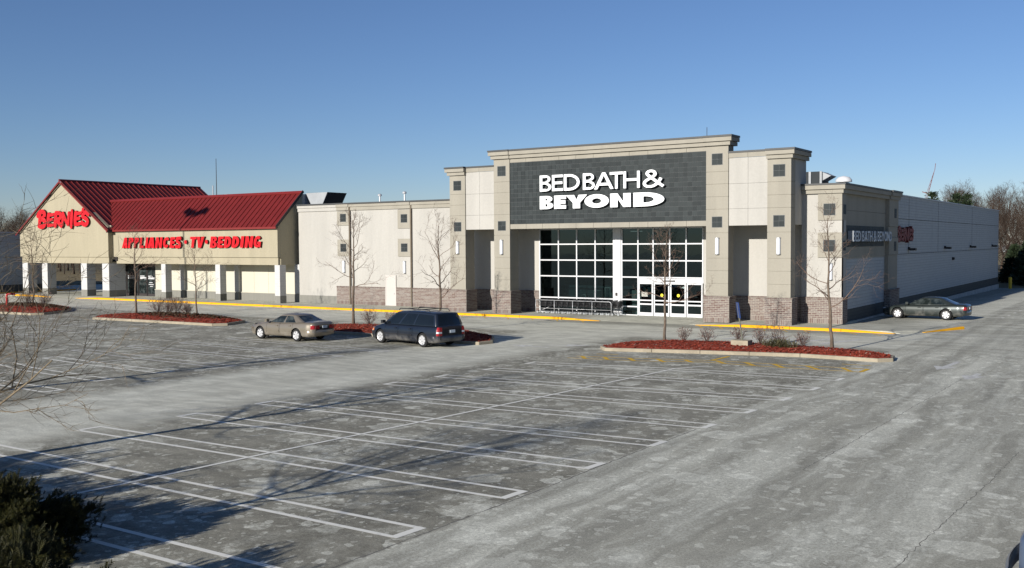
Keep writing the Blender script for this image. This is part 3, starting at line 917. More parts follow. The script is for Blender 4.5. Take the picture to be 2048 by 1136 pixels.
# slate tiles: the 294 nearest the viewer singly, the rest joined
mb = MB(); mb.box(-38.04, -23.74, FY + .075, 57.07, 6.285, 10.475)
tw = store.part('tile_backing', mb, M['grout'])
NX, NZ = 47, 14
tx, tz = 14.29 / NX, 4.18 / NZ
mb = MB(); mb.box(.007, tx - .007, 0, .02, .007, tz - .007)
tile_me = mb.mesh('slate_tile', M['tile'])
rest = MB()
trng = random.Random(3)
for i in range(NX):
    for k in range(NZ):
        x, z = -38.035 + i * tx, 6.29 + k * tz
        d = trng.uniform(0, .004)
        if i >= NX - 21: store.piece('slate_tile', tile_me, (x, FY + .06 - d, z), tw)
        else: rest.box(x + .007, x + tx - .007, FY + .06 - d, FY + .078, z + .007, z + tz - .007)
store.part('slate_tile_field', rest, M['tile'], tw, kind='stuff')
# white mineral streaks below the sign
cornice(store, -38.03, -23.75, FY + .04, 57.95, 10.76, [(.24, .14), (.25, .26)], M['tan'], cope=.115, ext=(0, 0))
cornice(store, -39.36, -38.05, FY, 58.0, 10.76, [(.24, .16), (.25, .29)], M['tan'], cope=.12, ext=(1, .25))
cornice(store, -23.73, -22.32, FY, 58.0, 10.76, [(.24, .16), (.25, .29)], M['tan'], cope=.12, ext=(.25, 1))
mb = MB(); mb.tube([(-23.84, 57.3, 11.36), (-23.84, 57.3, 11.95)], .018, 5)
store.part('lightning_rod', mb, M['darktrim'])

# flanking towers: cream panels over an open bay
def tower(x0, x1, xs, side):
    mb = MB(); mb.box(x0, x1, FY + .16, AY - .02, 5.97, 9.98)
    store.part('tower_wall', mb, M['cream'])
    zs = [5.95, 6.96, 8.45, 9.98]
    for a, b in zip(zs[:-1], zs[1:]):
        for c, d in zip(xs[:-1], xs[1:]):
            mb = MB(); mb.box(c + .006, d - .006, FY + .07, FY + .17, a + .006, b - .006)
            store.part('cream_panel', mb, M['cream'])
    mb = MB()
    for c, d in zip(xs[:-1], xs[1:]): mb.box(c + .006, d - .006, FY + .02, FY + .17, 9.99, 10.27)
    store.part('frieze', mb, M['tan'])
    mb = MB(); mb.box(x0, x1, FY - .02, AY, 10.275, 10.385)
    store.part('coping', mb, M['coping'])
tower(-41.85, -39.33, [-41.82, -40.63, -39.37], 'L')
tower(-22.34, -19.90, [-22.31, -21.12, -19.93], 'R')
cornice(store, -43.19, -41.83, FY, 58.3, 9.80, [(.23, .14), (.24, .26)], M['tan'], cope=.12, ext=(1, .2))
cornice(store, -19.92, -18.52, FY, AY + .3, 9.80, [(.23, .14), (.24, .26)], M['tan'], cope=.12, ext=(.2, 1))
# side panel of the right tower above the bay, and tower backs
mb = MB(); mb.box(-19.9, -18.56, 57.71, AY + .25, 5.98, 9.79)
store.part('tower_side', mb, M['cream'])
mb = MB(); mb.box(-43.15, -41.86, 58.0, AY, 5.98, 9.79)
store.part('tower_side', mb, M['cream'])

# entrance wall behind the piers
def alcove(x0, x1, zt=6.0):
    mb = MB(); mb.box(x0, x1, AY, AY + .3, W0, zt)
    store.part('entrance_wall', mb, M['cream'])
    brick_block(store, x0 + .002, x1 - .002, AY - .06, AY + .02, W0, 1.64, 'F', None, int(-x0 * 3))
alcove(-43.2, -37.36); alcove(-25.0, -18.56)

# glazed entrance: pane by pane between white mullions
gl = MB(); gl.box(-37.36, -25.0, AY + .22, AY + .24, W0 - .01, W0 + .01)
glz = store.part('storefront', gl, M['white'])
def bar(x0, x1, z0, z1, y0=AY - .03, y1=AY + .11):
    mb = MB(); mb.box(x0, x1, y0, y1, z0, z1); store.part('mullion', mb, M['white'], glz)
def pane(x0, x1, z0, z1, y=AY + .05):
    mb = MB(); mb.add([(x0, y, z0), (x1, y, z0), (x1, y, z1), (x0, y, z1)], [(0, 1, 2, 3)]); store.part('pane', mb, M['glass'], glz, fix=False)
b = .042
zl = [W0 + .02, 1.18, 2.68, 3.79, 4.89, 5.93]
xl = [-37.31, -35.77, -34.31, -32.86, -31.46]
for x in xl[:-1]: bar(x - b, x + b, zl[0], zl[-1])
for i in range(4):
    for z in zl: bar(xl[i] + b + .001, xl[i + 1] - (b if i < 3 else -.06) - .001, z - b, z + b)
    for a, c in zip(zl[:-1], zl[1:]): pane(xl[i], xl[i + 1], a, c)
mb = MB(); mb.box(-31.46, -30.88, AY - .10, AY + .2, W0, 5.98); store.part('white_column', mb, M['white'])
xr = [-30.83, -29.63, -28.53, -27.35, -26.20, -25.05]
for i, x in enumerate(xr): bar(x - b, x + b, zl[0] if i < 2 else 2.62, zl[-1])
for i in range(5):
    for z in [2.68, 3.78, 4.88, 5.93] + ([W0 + .02, .72, 1.18] if i == 0 else []): bar(xr[i] + b + .001, xr[i + 1] - b - .001, z - b, z + b)
    for a, c in zip([2.68, 3.78, 4.88], [3.78, 4.88, 5.93]): pane(xr[i], xr[i + 1], a, c)
for a, c in ((W0, .72), (.72, 1.18), (1.18, 2.68)): pane(xr[0], xr[1], a, c)
# header and the four sliding doors
mb = MB(); mb.box(xr[1] + .051, xr[5] + .06, AY - .05, AY + .14, 2.34, 2.615); store.part('door_header', mb, M['white'])
mb = MB(); mb.box(-27.75, -26.95, AY - .09, AY - .051, 2.42, 2.50); store.part('door_sensor', mb, M['black'])
for i in range(1, 5):
    x0, x1 = xr[i] + .03, xr[i + 1] - .02
    mb = MB()
    mb.box(x0, x0 + .09, AY - .01, AY + .05, W0 + .01, 2.335); mb.box(x1 - .09, x1, AY - .01, AY + .05, W0 + .01, 2.335)
    for z0, z1 in ((W0 + .01, .36), (.86, .96), (1.12, 1.20), (2.24, 2.335)): mb.box(x0 + .0905, x1 - .0905, AY - .008, AY + .048, z0, z1)
    d = store.part('sliding_door', mb, M['white'])
    mb = MB(); mb.add([(x0 + .05, AY + .02, .3), (x1 - .05, AY + .02, .3), (x1 - .05, AY + .02, 2.3), (x0 + .05, AY + .02, 2.3)], [(0, 1, 2, 3)])
    store.part('door_pane', mb, M['glass'], d, fix=False)
    if i in (2, 3):
        mb = MB(); mb.lathe([(0.0, -.004), (.10, -.004), (.10, .0), (0, 0)], ((x0 + x1) / 2 + .02, AY + .012, 1.52), 'Y', 20)
        store.part('yellow_sticker', mb, M['yellowdot'], d)
        mb = MB(); mb.box((x0 + x1) / 2 - .03, (x0 + x1) / 2 + .07, AY + .004, AY + .0075, 1.50, 1.54); store.part('sticker_print', mb, M['black'], d)
    if i == 1:
        mb = MB()
        for k in range(4): mb.box(x0 + .22, x0 + .66, AY + .008, AY + .012, 1.42 + .08 * k, 1.47 + .08 * k)
        store.part('notice_sticker', mb, M['carton'], d)
mb = MB(); mb.box(-31.25, -31.12, AY - .16, AY - .101, 1.42, 1.62); store.part('door_button', mb, M['darktrim'])
mb = MB(); mb.box(-24.98, -24.80, AY - .12, AY - .004, 1.1, 1.4); store.part('wall_box', mb, M['white'])

# interior that shows dimly through the glass
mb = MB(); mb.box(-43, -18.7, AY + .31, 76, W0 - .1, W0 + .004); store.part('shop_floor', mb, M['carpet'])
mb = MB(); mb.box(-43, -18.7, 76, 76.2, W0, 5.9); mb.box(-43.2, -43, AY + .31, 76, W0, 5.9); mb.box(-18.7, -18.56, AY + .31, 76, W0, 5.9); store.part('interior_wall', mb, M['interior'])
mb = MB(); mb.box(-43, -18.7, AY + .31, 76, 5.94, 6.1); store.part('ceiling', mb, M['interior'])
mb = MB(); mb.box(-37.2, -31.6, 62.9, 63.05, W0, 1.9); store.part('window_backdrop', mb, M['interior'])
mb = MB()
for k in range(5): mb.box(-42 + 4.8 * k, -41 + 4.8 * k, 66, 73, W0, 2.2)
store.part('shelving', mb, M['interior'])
def displaybox(x, w, h, lab, y=60.25):
    mb = MB(); mb.box(x, x + w, y, y + .3, .55, .95 + h); mb.box(x + .06, x + w - .06, y - .006, y - .001, .6, .9 + h, 1)
    single('display_carton', mb, [M['carton'], M['interior']], (x, y, W0), lab, 'carton', 'cartons shown behind the store window')
mb = MB(); mb.box(-34.6, -31.7, 60.1, 60.75, W0, .54); store.part('display_plinth', mb, M['interior'])
displaybox(-34.3, .32, .45, 'narrow pale carton behind the store window, leftmost of the row')
displaybox(-33.35, .62, .78, 'tall pale carton with a dark print behind the store window')
displaybox(-32.5, .46, .98, 'tallest pale carton behind the store window')
displaybox(-31.98, .36, .62, 'small pale carton beside the white column behind the glass')
mb = MB(); mb.box(-30.6, -29.9, 60.6, 61.1, W0, 1.75); single('display_cabinet', mb, M['carton'], (-30.25, 60.85, W0), 'pale cabinet standing behind the narrow pane left of the doors', 'cabinet')

# middle wall between the shops
WY = 59.72
mb = MB(); mb.box(-61.2, -43.2, WY, WY + .3, .7, 8.2); store.part('middle_wall', mb, M['cream'])
mb = MB(); mb.box(-61.2, -56.90, WY - .03, WY + .28, W0, .75); store.part('block_base', mb, M['cmu_grey'])
brick_block(store, -56.9, -51.70, WY - .06, WY + .02, W0, 1.60, 'F', None, 31)
brick_block(store, -50.60, -43.2, WY - .06, WY + .02, W0, 1.60, 'F', None, 37)
mb = MB(); mb.box(-51.66, -50.64, WY - .05, WY - .001, W0 + .01, 2.50); df = store.part('service_door', mb, M['greydoor'])
mb = MB()
mb.box(-51.70, -51.64, WY - .07, WY - .051, W0, 2.55); mb.box(-50.66, -50.60, WY - .07, WY - .051, W0, 2.55); mb.box(-51.64, -50.66, WY - .07, WY - .051, 2.49, 2.55)
store.part('door_frame', mb, M['greydoor'], df)
mb = MB(); mb.box(-50.82, -50.76, WY - .09, WY - .051, 1.05, 1.13); store.part('handle', mb, M['galv'], df)
for x0, x1, zz in ((-56.75, -55.44, ((6.5, 7.62), (4.03, 5.36))), (-50.36, -49.07, ((6.18, 7.62), (4.0, 5.38)))):
    pil = None
    for a, c in zz:
        mb = MB(); mb.box(x0, x1, WY - .07, WY - .001, a, c); p = store.part('pilaster_panel', mb, M['tan'])
        inset(store, p, (x0 + x1) / 2, (a + c) / 2 + (.0 if c < 6 else .05), .62, lambda u, d, z: (u, WY - .07 - d, z))
for x in (-55.36, -49.00):
    mb = MB(); mb.box(x - .055, x + .055, WY - .16, WY - .062, W0, 8.2); store.part('downspout', mb, M['pipebrown'])
def wing_cornice(x0, x1, mat, e=0):
    for z0, z1, p in ((7.70, 7.97, .10), (7.98, 8.19, .17)):
        mb = MB(); mb.box(x0, x1, WY - p - e, WY - .0005, z0, z1); store.part('cornice_band', mb, mat)
wing_cornice(-61.2, -56.76, M['cream']); wing_cornice(-56.75, -55.43, M['tan'], .06); wing_cornice(-55.42, -50.37, M['tan']); wing_cornice(-50.36, -49.06, M['tan'], .06); wing_cornice(-49.05, -43.3, M['tan'])
mb = MB(); mb.box(-61.2, -43.25, WY - .25, WY + .4, 8.2, 8.31); store.part('coping', mb, M['coping'])
mb = MB(); mb.box(-61.2, -16.6, WY + .31, 121.8, 7.6, 7.8); store.part('roof', mb, M['roofing'])

# right end block and side wall
EY = 59.06
SX = -16.42      # side wall plane
CX = -16.20      # corner pilaster plane
mb = MB(); mb.box(-18.58, CX - .02, EY + .08, EY + .4, W0, 7.8); store.part('end_wall', mb, M['cream'])
brick_block(store, -18.56, CX + .06, EY - .02, 60.1, W0, 1.70, 'FR', None, 51)
for a, c, cz in ((6.22, 7.78, 6.85), (4.03, 5.50, 4.72)):
    mb = MB(); mb.box(-17.60, CX, EY, 60.06, a, c); p = store.part('corner_panel', mb, M['tan'])
    inset(store, p, -16.93, cz, .66, lambda u, d, z: (u, EY - d, z))
    inset(store, p, 59.62, cz, .55, lambda u, d, z: (CX + d, u, z))
mb = MB(); mb.box(-17.0, CX - .02, EY + .1, 60.02, 1.69, 7.78); store.part('corner_wall', mb, M['cream'])
for z0, z1, p in ((7.79, 8.02, .10), (8.03, 8.27, .22)):
    mb = MB(); mb.box(-18.54, CX + p, EY - p, EY + .38, z0, z1); mb.box(-16.9, CX + p, EY + .381, 70.2, z0, z1); store.part('cornice_band', mb, M['tan'])
mb = MB(); mb.box(-18.56, CX + .26, EY - .26, EY + .5, 8.28, 8.38); mb.box(-16.9, CX + .26, EY + .501, 70.2, 8.28, 8.38); store.part('coping', mb, M['coping'])
# side wall: stucco panel over painted block
for a, c in ((3.95, 5.55), (5.565, 6.82), (6.835, 7.79)):
    mb = MB(); mb.box(SX - .3, SX + .06, 60.07, 70.24, a, c); store.part('side_panel', mb, M['tan'])
mb = MB(); mb.box(SX - .3, SX, 60.05, 122.4, .87, 3.945); mb.box(SX - .3, SX - .002, 70.2, 122.4, 3.946, 8.2); store.part('side_wall', mb, M['cmu_side'])
mb = MB()
for z in (4.02, 6.55): mb.box(SX - .05, SX + .008, 72.95, 122.4, z - .02, z + .02)
for y in (77.6, 88.5, 105): mb.box(SX - .05, SX + .008, y - .02, y + .02, 4.05, 8.2)
store.part('control_joint', mb, M['cmu_dark_side'])
mb = MB(); mb.box(SX - .3, SX + .02, 60.05, 122.42, .10, .865); store.part('dark_base', mb, M['cmu_dark_side'])
mb = MB(); mb.box(SX - .3, SX + .10, 62.0, 122.44, -.6, .095); store.part('foundation', mb, M['foundation'])
mb = MB(); mb.box(SX - .35, SX + .07, 72.9, 122.5, 8.205, 8.29); store.part('coping', mb, M['palecoping'])
# second side pilaster
for a, c, m in ((5.96, 7.79, 'tan'), (4.03, 5.2, 'tan'), (1.7, 4.02, 'sand'), (5.21, 5.95, 'sand')):
    mb = MB(); mb.box(SX - .2, SX + .30 - (.05 if m == 'sand' else 0), 70.26, 72.9, a, c); p = store.part('side_pilaster_panel', mb, M['tan'])
    if m == 'tan': inset(store, p, 72.0, (a + c) / 2, .62, lambda u, d, z: (SX + .30 + d, u, z))
brick_block(store, SX - .2, SX + .38, 70.2, 72.96, -.2, 1.70, 'FR', None, 61)
for z0, z1, p in ((7.79, 8.02, .40), (8.03, 8.27, .52)):
    mb = MB(); mb.box(SX - .3, SX + p, 70.22, 72.9 + p * .4, z0, z1); store.part('cornice_band', mb, M['tan'])
mb = MB(); mb.box(SX - .3, SX + .56, 70.21, 73.1, 8.28, 8.40); store.part('coping', mb, M['coping'])
mb = MB(); mb.box(-60, SX - .4, 122.0, 122.3, -.6, 8.2); store.part('rear_wall', mb, M['cmu_white'])

# wall lamps
def sconce(x, y, z0, z1, lab):
    r = Thing('wall_lamp', (x, y, z0), lab, 'wall lamp', 'white half round lamps on the store front')
    mb = MB(); mb.box(x - .09, x + .09, y - .04, y - .001, z0 + .03, z1 - .03); r.part('back_plate', mb, M['galv'])
    n = 8; pts = [(x + .12 * math.cos(PI + PI * i / n), y - .041 - .13 * math.sin(PI * i / n)) for i in range(n + 1)]
    mb = MB(); mb.prism(pts, 2, z0 + .05, z1 - .05); r.part('diffuser', mb, M['sconce'])
    for z in (z0, z1 - .05):
        mb = MB(); mb.prism([(x + (p[0] - x) * 1.12, y - .041 + (p[1] - y + .041) * 1.12) for p in pts], 2, z, z + .05); r.part('end_cap', mb, M['galv'])
sconce(-38.72, FY, 4.22, 5.22, 'white half round wall lamp on the tall pier left of the glass entrance')
sconce(-23.00, FY, 4.23, 5.25, 'white half round wall lamp on the tall pier right of the doors')
sconce(-42.50, FY, 4.25, 5.15, 'white half round wall lamp on the low left tower pier behind the bare tree')
sconce(-19.23, FY, 4.23, 5.23, 'white half round wall lamp on the right tower pier')
sconce(-16.86, EY + .08, 2.71, 3.70, 'white half round wall lamp low on the end block beside the corner')
sconce(-56.08, WY, 2.69, 3.66, 'white half round wall lamp left of the first downspout on the middle wall')
sconce(-49.73, WY, 2.70, 3.66, 'white half round wall lamp above and right of the pale service door')
for i, (y, lab) in enumerate(((77.5, 'dark floodlight on the side wall below the red letters'), (91.3, 'dark floodlight on the side wall, second from the red letters'),
                              (104, 'dark floodlight on the side wall, second from its far corner'), (117.6, 'dark floodlight nearest the far corner of the side wall'))):
    r = Thing('floodlight', (SX, y, 4.36), lab, 'floodlight', 'floodlights along the side wall')
    mb = MB(); mb.box(SX, SX + .12, y - .12, y + .12, 4.28, 4.52); r.part('bracket', mb, M['black'])
    mb = MB(); mb.prism([(y - .22, 4.44), (y + .22, 4.44), (y + .22, 4.26), (y - .22, 4.26)], 0, SX + .121, SX + .55); r.part('housing', mb, M['black'])
    mb = MB(); mb.box(SX + .15, SX + .5, y - .18, y + .18, 4.235, 4.258); r.part('lens', mb, M['clearlamp'])
mb = MB(); mb.box(SX, SX + .15, 94.8, 95.2, 3.25, 3.5); mb.box(SX + .15, SX + .2, 94.86, 95.14, 3.3, 3.45)
single('wall_vent', mb, M['black'], (SX, 95, 3.25), 'small dark vent box on the white side wall below the floodlights', 'vent')

# ================================================================= RED ROOFED STORE
shop = Thing('appliance_store_building', (-80, 60, 0), 'cream shop with red metal gable roof and white block arcade columns', 'store')
GX0, GX1, GXC = -98.65, -83.80, -91.1
GY = 57.2
mb = MB(); mb.prism([(GX0, 3.9), (GX1, 3.9), (GX1, 6.72), (GXC, 11.25), (GX0, 6.50)], 1, GY, GY + .35)
shop.part('gable_wall', mb, M['sand'])
mb = MB(); mb.box(GX1 - .35, GX1, GY + .351, 60.5, 3.9, 6.9); mb.box(GX0, GX0 + .35, GY + .351, 73.5, 3.9, 6.4); shop.part('return_wall', mb, M['sand'])
mb = MB(); mb.box(GX0 + .12, GX1 - .12, GY + .12, GY + .5, 3.29, 3.895); shop.part('arcade_beam', mb, M['sand'])
mb = MB(); mb.box(GX0 + .1, GX1 - .1, GY + .51, 73.4, 3.30, 3.45); shop.part('soffit', mb, M['sand'])
mb = MB(); mb.box(GX0 + .3, GX1 - .0, GY + .36, 60, 6.2, 6.4); shop.part('attic_floor', mb, M['roofing'])
def column(x0, x1, y0, y1, zt, front=True):
    mb = MB(); mb.box(x0, x1, y0, y1, .74, zt); c = shop.part('column', mb, M['cmu_white'])
    mb = MB(); mb.box(x0 - .012, x1 + .012, y0 - .012, y1 + .012, W0, .735); shop.part('column_base', mb, M['cmu_grey'], c)
for x0, x1 in ((-98.35, -97.35), (-94.87, -93.93), (-88.26, -87.32)): column(x0, x1, GY + .02, GY + .95, 3.285)
column(-84.86, GX1 - .02, GY + .02, 59.0, 3.285)
column(-93.4, -92.7, 66.0, 66.7, 3.285)
column(-98.35, -97.5, 64, 64.8, 3.285)
# wall at the back of the arcade's left end
mb = MB(); mb.box(-92.0, -84.4, 63.2, 63.5, .74, 3.29); shop.part('arcade_back_wall', mb, M['cmu_white'])
mb = MB(); mb.box(-92.0, -84.4, 63.17, 63.5, W0, .735); shop.part('block_base', mb, M['cmu_grey'])
mb = MB(); mb.box(-92.1, -91.9, 63.51, 73, W0, 3.29); shop.part('arcade_side_wall', mb, M['cmu_white'])
# gable roof: one pan per seam
sl = math.hypot(GXC - GX1, 11.37 - 6.62)
def pan_mesh(w, L, rib, nm):
    """flat pan in its own plane: x across, y up the slope, rib on its left edge"""
    mb = MB()
    mb.box(rib, w - .002, 0, L, 0, .02)
    mb.box(0, rib - .001, 0, L, 0, .075)
    return mb.mesh(nm, M['redroof'])
def put_pan(me, o, ux, uy, parent=None):
    ux = Vector(ux).normalized(); uy = Vector(uy).normalized(); uz = ux.cross(uy)
    p = obj('roof_panel', me, parent or shop.o)
    m = Matrix(((ux.x, uy.x, uz.x, o[0] - shop.off[0]), (ux.y, uy.y, uz.y, o[1] - shop.off[1]), (ux.z, uy.z, uz.z, o[2] - shop.off[2]), (0, 0, 0, 1)))
    p.matrix_local = m
    return p
ye = 73.9
NP = 29
w = (ye - (GY - .25)) / NP
me_r = pan_mesh(w, sl + .35, .07, 'roof_panel')
for i in range(NP):
    y = GY - .25 + i * w
    put_pan(me_r, (GX1 + .30, y, 6.62 - .19), (0, 1, 0), (GXC - GX1, 0, 11.37 - 6.62))
for i in range(NP):
    y = GY - .25 + i * w
    put_pan(me_r, (GX0 - .30, y + w, 6.42 - .19), (0, -1, 0), (GXC - GX0, 0, 11.37 - 6.42))
mb = MB(); mb.tube([(GXC, GY - .28, 11.42), (GXC, ye, 11.42)], .11, 6); shop.part('ridge_cap', mb, M['redtrim'])
for xa, za in ((GX1 + .30, 6.40), (GX0 - .30, 6.20)):
    mb = MB(); mb.prism([(xa, za), (GXC, 11.33), (GXC, 11.16), (xa, za - .17)], 1, GY - .30, GY - .255); shop.part('rake_trim', mb, M['redtrim'])
mb = MB(); mb.prism([(GX0, 6.5), (GXC, 11.2), (GX1, 6.5)], 1, ye - .3, ye - .1); shop.part('rear_gable', mb, M['sand'])
mb = MB(); mb.box(GX1 - .02, GX1 + .32, GY - .2, GY + .7, 6.2, 6.38); shop.part('gutter', mb, M['darktrim'])
mb = MB(); mb.prism([(GX0 + .25, 7.05), (GXC - .1, 11.0), (GXC - .1, 10.93), (GX0 + .25, 6.98)], 1, GY - .02, GY - .001); shop.part('gable_reveal', mb, M['darktrim'])

# right wing of the shop
AX0, AX1 = GX1, -61.62
AYF = 57.72
mb = MB(); mb.prism([(AYF, 3.92), (AYF + .35, 3.92), (AYF + .35, 6.98), (AYF, 6.62)], 0, AX0 + .001, AX1); shop.part('fascia', mb, M['sand'])
mb = MB(); mb.box(AX0 + .3, AX1 - .1, AYF + .13, AYF + .45, 3.29, 3.915); shop.part('arcade_beam', mb, M['sand'])
mb = MB(); mb.box(AX0 + .3, AX1 - .1, AYF + .46, 60.0, 3.31, 3.45); shop.part('soffit', mb, M['sand'])
mb = MB(); mb.box(AX0 - .3, AX0 + .1, AYF + .46, 60.0, 3.31, 3.45); shop.part('soffit', mb, M['sand'])
for x0 in (-76.80, -69.42, -62.06): column(x0, x0 + .60, AYF + .05, AYF + .72, 3.285)
mb = MB(); mb.box(AX0 + .3, AX0 + .5, AYF + .02, AYF + .128, 3.55, 3.9); shop.part('security_camera_box', mb, M['darktrim'])
# back wall of the arcade
BY = 60.0
mb = MB(); mb.box(-80.62, -61.2, BY, BY + .3, W0, 3.31); shop.part('back_wall', mb, M['whitewall'])
xs = [-80.6, -78.6, -76.75, -74.6, -72.7, -70.9, -69.3, -67.0, -65.2, -63.3, -61.8]
for a, c in zip(xs[:-1], xs[1:]):
    mb = MB(); mb.box(a + .01, c - .01, BY - .03, BY - .0005, .84, 3.3); shop.part('wall_panel', mb, M['whitewall'])
mb = MB(); mb.box(-80.62, -61.2, BY - .10, BY + .02, W0, .78); shop.part('block_base', mb, M['cmu_grey'])
mb = MB(); mb.box(-80.62, -61.2, BY - .14, BY - .0315, .785, .84); shop.part('sill', mb, M['whitewall'])
for x in (-76.75, -69.32, -61.80):
    mb = MB(); mb.box(x, x + .58, BY - .25, BY - .031, .845, 3.3); c = shop.part('pilaster', mb, M['cmu_white'])
    mb = MB(); mb.box(x - .012, x + .592, BY - .262, BY - .141, W0, .78); shop.part('pilaster_base', mb, M['cmu_grey'], c)
# dark glazed doors
mb = MB(); mb.box(-86.6, -80.62, BY + .05, BY + .2, W0, 3.31); dw = shop.part('entrance_front', mb, M['darktrim'])
for x0, x1 in ((-86.5, -85.1), (-85.0, -83.3), (-83.2, -81.95), (-81.85, -80.7)):
    mb = MB(); mb.box(x0 + .06, x1 - .06, BY + .02, BY + .045, W0 + .25, 3.1); shop.part('pane', mb, M['carglass'], dw)
    mb = MB()
    for a, c in ((x0, x0 + .055), (x1 - .055, x1)): mb.box(a, c, BY - .01, BY + .046, W0, 3.2)
    mb.box(x0 + .056, x1 - .056, BY - .008, BY + .044, W0, W0 + .22)
    shop.part('door_frame', mb, M['darktrim'], dw)
# mansard roof
EZ, RZ, RYY = 6.45, 9.46, 60.55
EYY = AYF - .28
slope = Vector((0, RYY - EYY, RZ - EZ)); LM = slope.length
NPM = 45
wm = (AX1 + .12 - (-88.6)) / NPM
me_m = pan_mesh(wm, LM - .3, .06, 'roof_panel')
for i in range(NPM):
    put_pan(me_m, (-88.6 + i * wm, EYY, EZ - .02), (1, 0, 0), slope)
us = slope.normalized()
def mans(p, t, up): return (p, EYY + us.y * t - us.z * up, EZ + us.z * t + us.y * up)
mb = MB()
a = [mans(-88.6, LM - .32, .0), mans(-88.6, LM, .0), mans(-88.6, LM, .085), mans(-88.6, LM - .32, .085)]
c = [(AX1 + .13, p[1], p[2]) for p in a]
mb.add(a + c, [(0, 1, 2, 3), (7, 6, 5, 4), (0, 4, 5, 1), (1, 5, 6, 2), (2, 6, 7, 3), (3, 7, 4, 0)]); shop.part('ridge_flashing', mb, M['redtrim'])
mb = MB(); mb.box(AX0 + .35, AX1 + .12, EYY - .03, EYY + .01, EZ - .16, EZ + .0); shop.part('eave_trim', mb, M['redtrim'])
mb = MB(); mb.box(AX0 + .35, AX1 + .0, EYY + .02, AYF + .1, EZ - .12, EZ - .06); shop.part('eave_soffit', mb, M['redtrim'])
mb = MB(); a = [mans(AX1 + .131, 0, -.12), mans(AX1 + .131, LM + .04, -.12), mans(AX1 + .131, LM + .04, .10), mans(AX1 + .131, 0, .10)]; c = [(p[0] + .05, p[1], p[2]) for p in a]
mb.add(a + c, [(0, 1, 2, 3), (7, 6, 5, 4), (0, 4, 5, 1), (1, 5, 6, 2), (2, 6, 7, 3), (3, 7, 4, 0)]); shop.part('rake_trim', mb, M['darktrim'])
mb = MB(); mb.prism([(AYF + .352, 3.30), (60.6, 3.30), (60.6, RZ - .1), (RYY - .1, RZ - .1), (AYF + .352, 6.98)], 0, AX1 - .25, AX1); shop.part('end_gable', mb, M['sand'])
mb = MB(); mb.box(-88.0, AX1 - .3, 60.75, 60.95, 6.5, RZ); shop.part('mansard_back', mb, M['rtu'])
mb = MB(); mb.box(-97, -61.3, 60.96, 121, 7.0, 7.2); mb.box(-91.8, -61.3, 120.8, 121, -.6, 7.0); shop.part('roof', mb, M['roofing'])

# low white building at the far left
lb = Thing('neighbour_building', (-118, 47, 0), 'plain white block building in shade at the left edge', 'building')
mb = MB(); mb.box(-135, -104.0, 30, 63.6, .86, 6.40); lb.part('wall', mb, M['cmu_side'])
mb = MB(); mb.box(-135.02, -103.97, 29.97, 63.62, 0, .855); lb.part('dark_base', mb, M['cmu_dark_side'])
mb = MB(); mb.box(-135.1, -103.9, 29.9, 63.7, 6.405, 6.52); lb.part('coping', mb, M['palecoping'])
kw = Thing('kerb', (-103, 55, 0), kind='structure')
kerb_run(kw, [(-103.0, 66), (-103.0, 44)], .18, .14, 6, 'kerbyellow')

# roof plant
rt = Thing('rooftop_unit', (-67, 68, 7.8), 'grey rooftop unit with a slanted dark intake hood next to the red roof', 'rooftop unit')
mb = MB(); mb.box(-70.3, -68.1, 67, 70, 7.8, 9.7); rt.part('cabinet', mb, M['rtu'])
mb = MB(); mb.prism([(-68.05, 9.78), (-65.3, 9.80), (-66.0, 8.6), (-67.35, 8.6)], 1, 67.4, 67.45); rt.part('hood_side', mb, M['rtu'])
mb = MB(); mb.add([(-65.3, 67.45, 9.8), (-65.3, 70, 9.8), (-66.1, 70, 8.5), (-66.1, 67.45, 8.5)], [(0, 1, 2, 3)]); mb.box(-68, -65.4, 67.46, 70, 9.72, 9.8); mb.add([(-68, 70, 9.72), (-65.4, 70, 9.72), (-66.1, 70, 8.5), (-67.4, 70, 8.5)], [(0, 1, 2, 3)])
rt.part('hood', mb, M['darklouvre'])
rt2 = Thing('rooftop_unit', (-19.8, 66, 7.8), 'black rooftop unit with a slanted hood on the roof right of the right tower', 'rooftop unit')
mb = MB(); mb.box(-20.7, -19.45, 65.6, 67.6, 7.8, 9.55); rt2.part('cabinet', mb, M['darklouvre'])
mb = MB(); mb.box(-19.44, -19.30, 65.55, 65.65, 7.8, 9.55); mb.box(-20.15, -20.0, 65.5, 65.6, 7.8, 9.55); rt2.part('frame', mb, M['rtu'])
mb = MB(); mb.prism([(-19.3, 9.5), (-18.75, 9.25), (-19.3, 8.95)], 1, 65.7, 67); rt2.part('hood', mb, M['rtu'])
for (x, y, z, r_, lab) in ((-19.1, 70, 7.8, .55, 'white domed roof vent near the right corner of the store roof'), (-84.35, 72, 9.4, .9, 'white dome just showing above the red mansard ridge')):
    t = Thing('roof_vent_dome', (x, y, 7.8), lab, 'roof vent')
    mb = MB(); mb.lathe([(r_ * .7, 0), (r_ * .7, z + .9 - 7.8 if z > 8 else 1.2)], (x, y, 7.8), 'Z', 16); t.part('curb', mb, M['galv'], smooth=True)
    z2 = 10.0 if z > 8 else 9.05
    mb = MB(); mb.lathe([(r_, z2 - 7.8), (r_ * .98, z2 + .15 - 7.8), (r_ * .7, z2 + .33 - 7.8), (.02, z2 + .42 - 7.8)], (x, y, 7.8), 'Z', 20); t.part('dome', mb, M['white'], smooth=True)
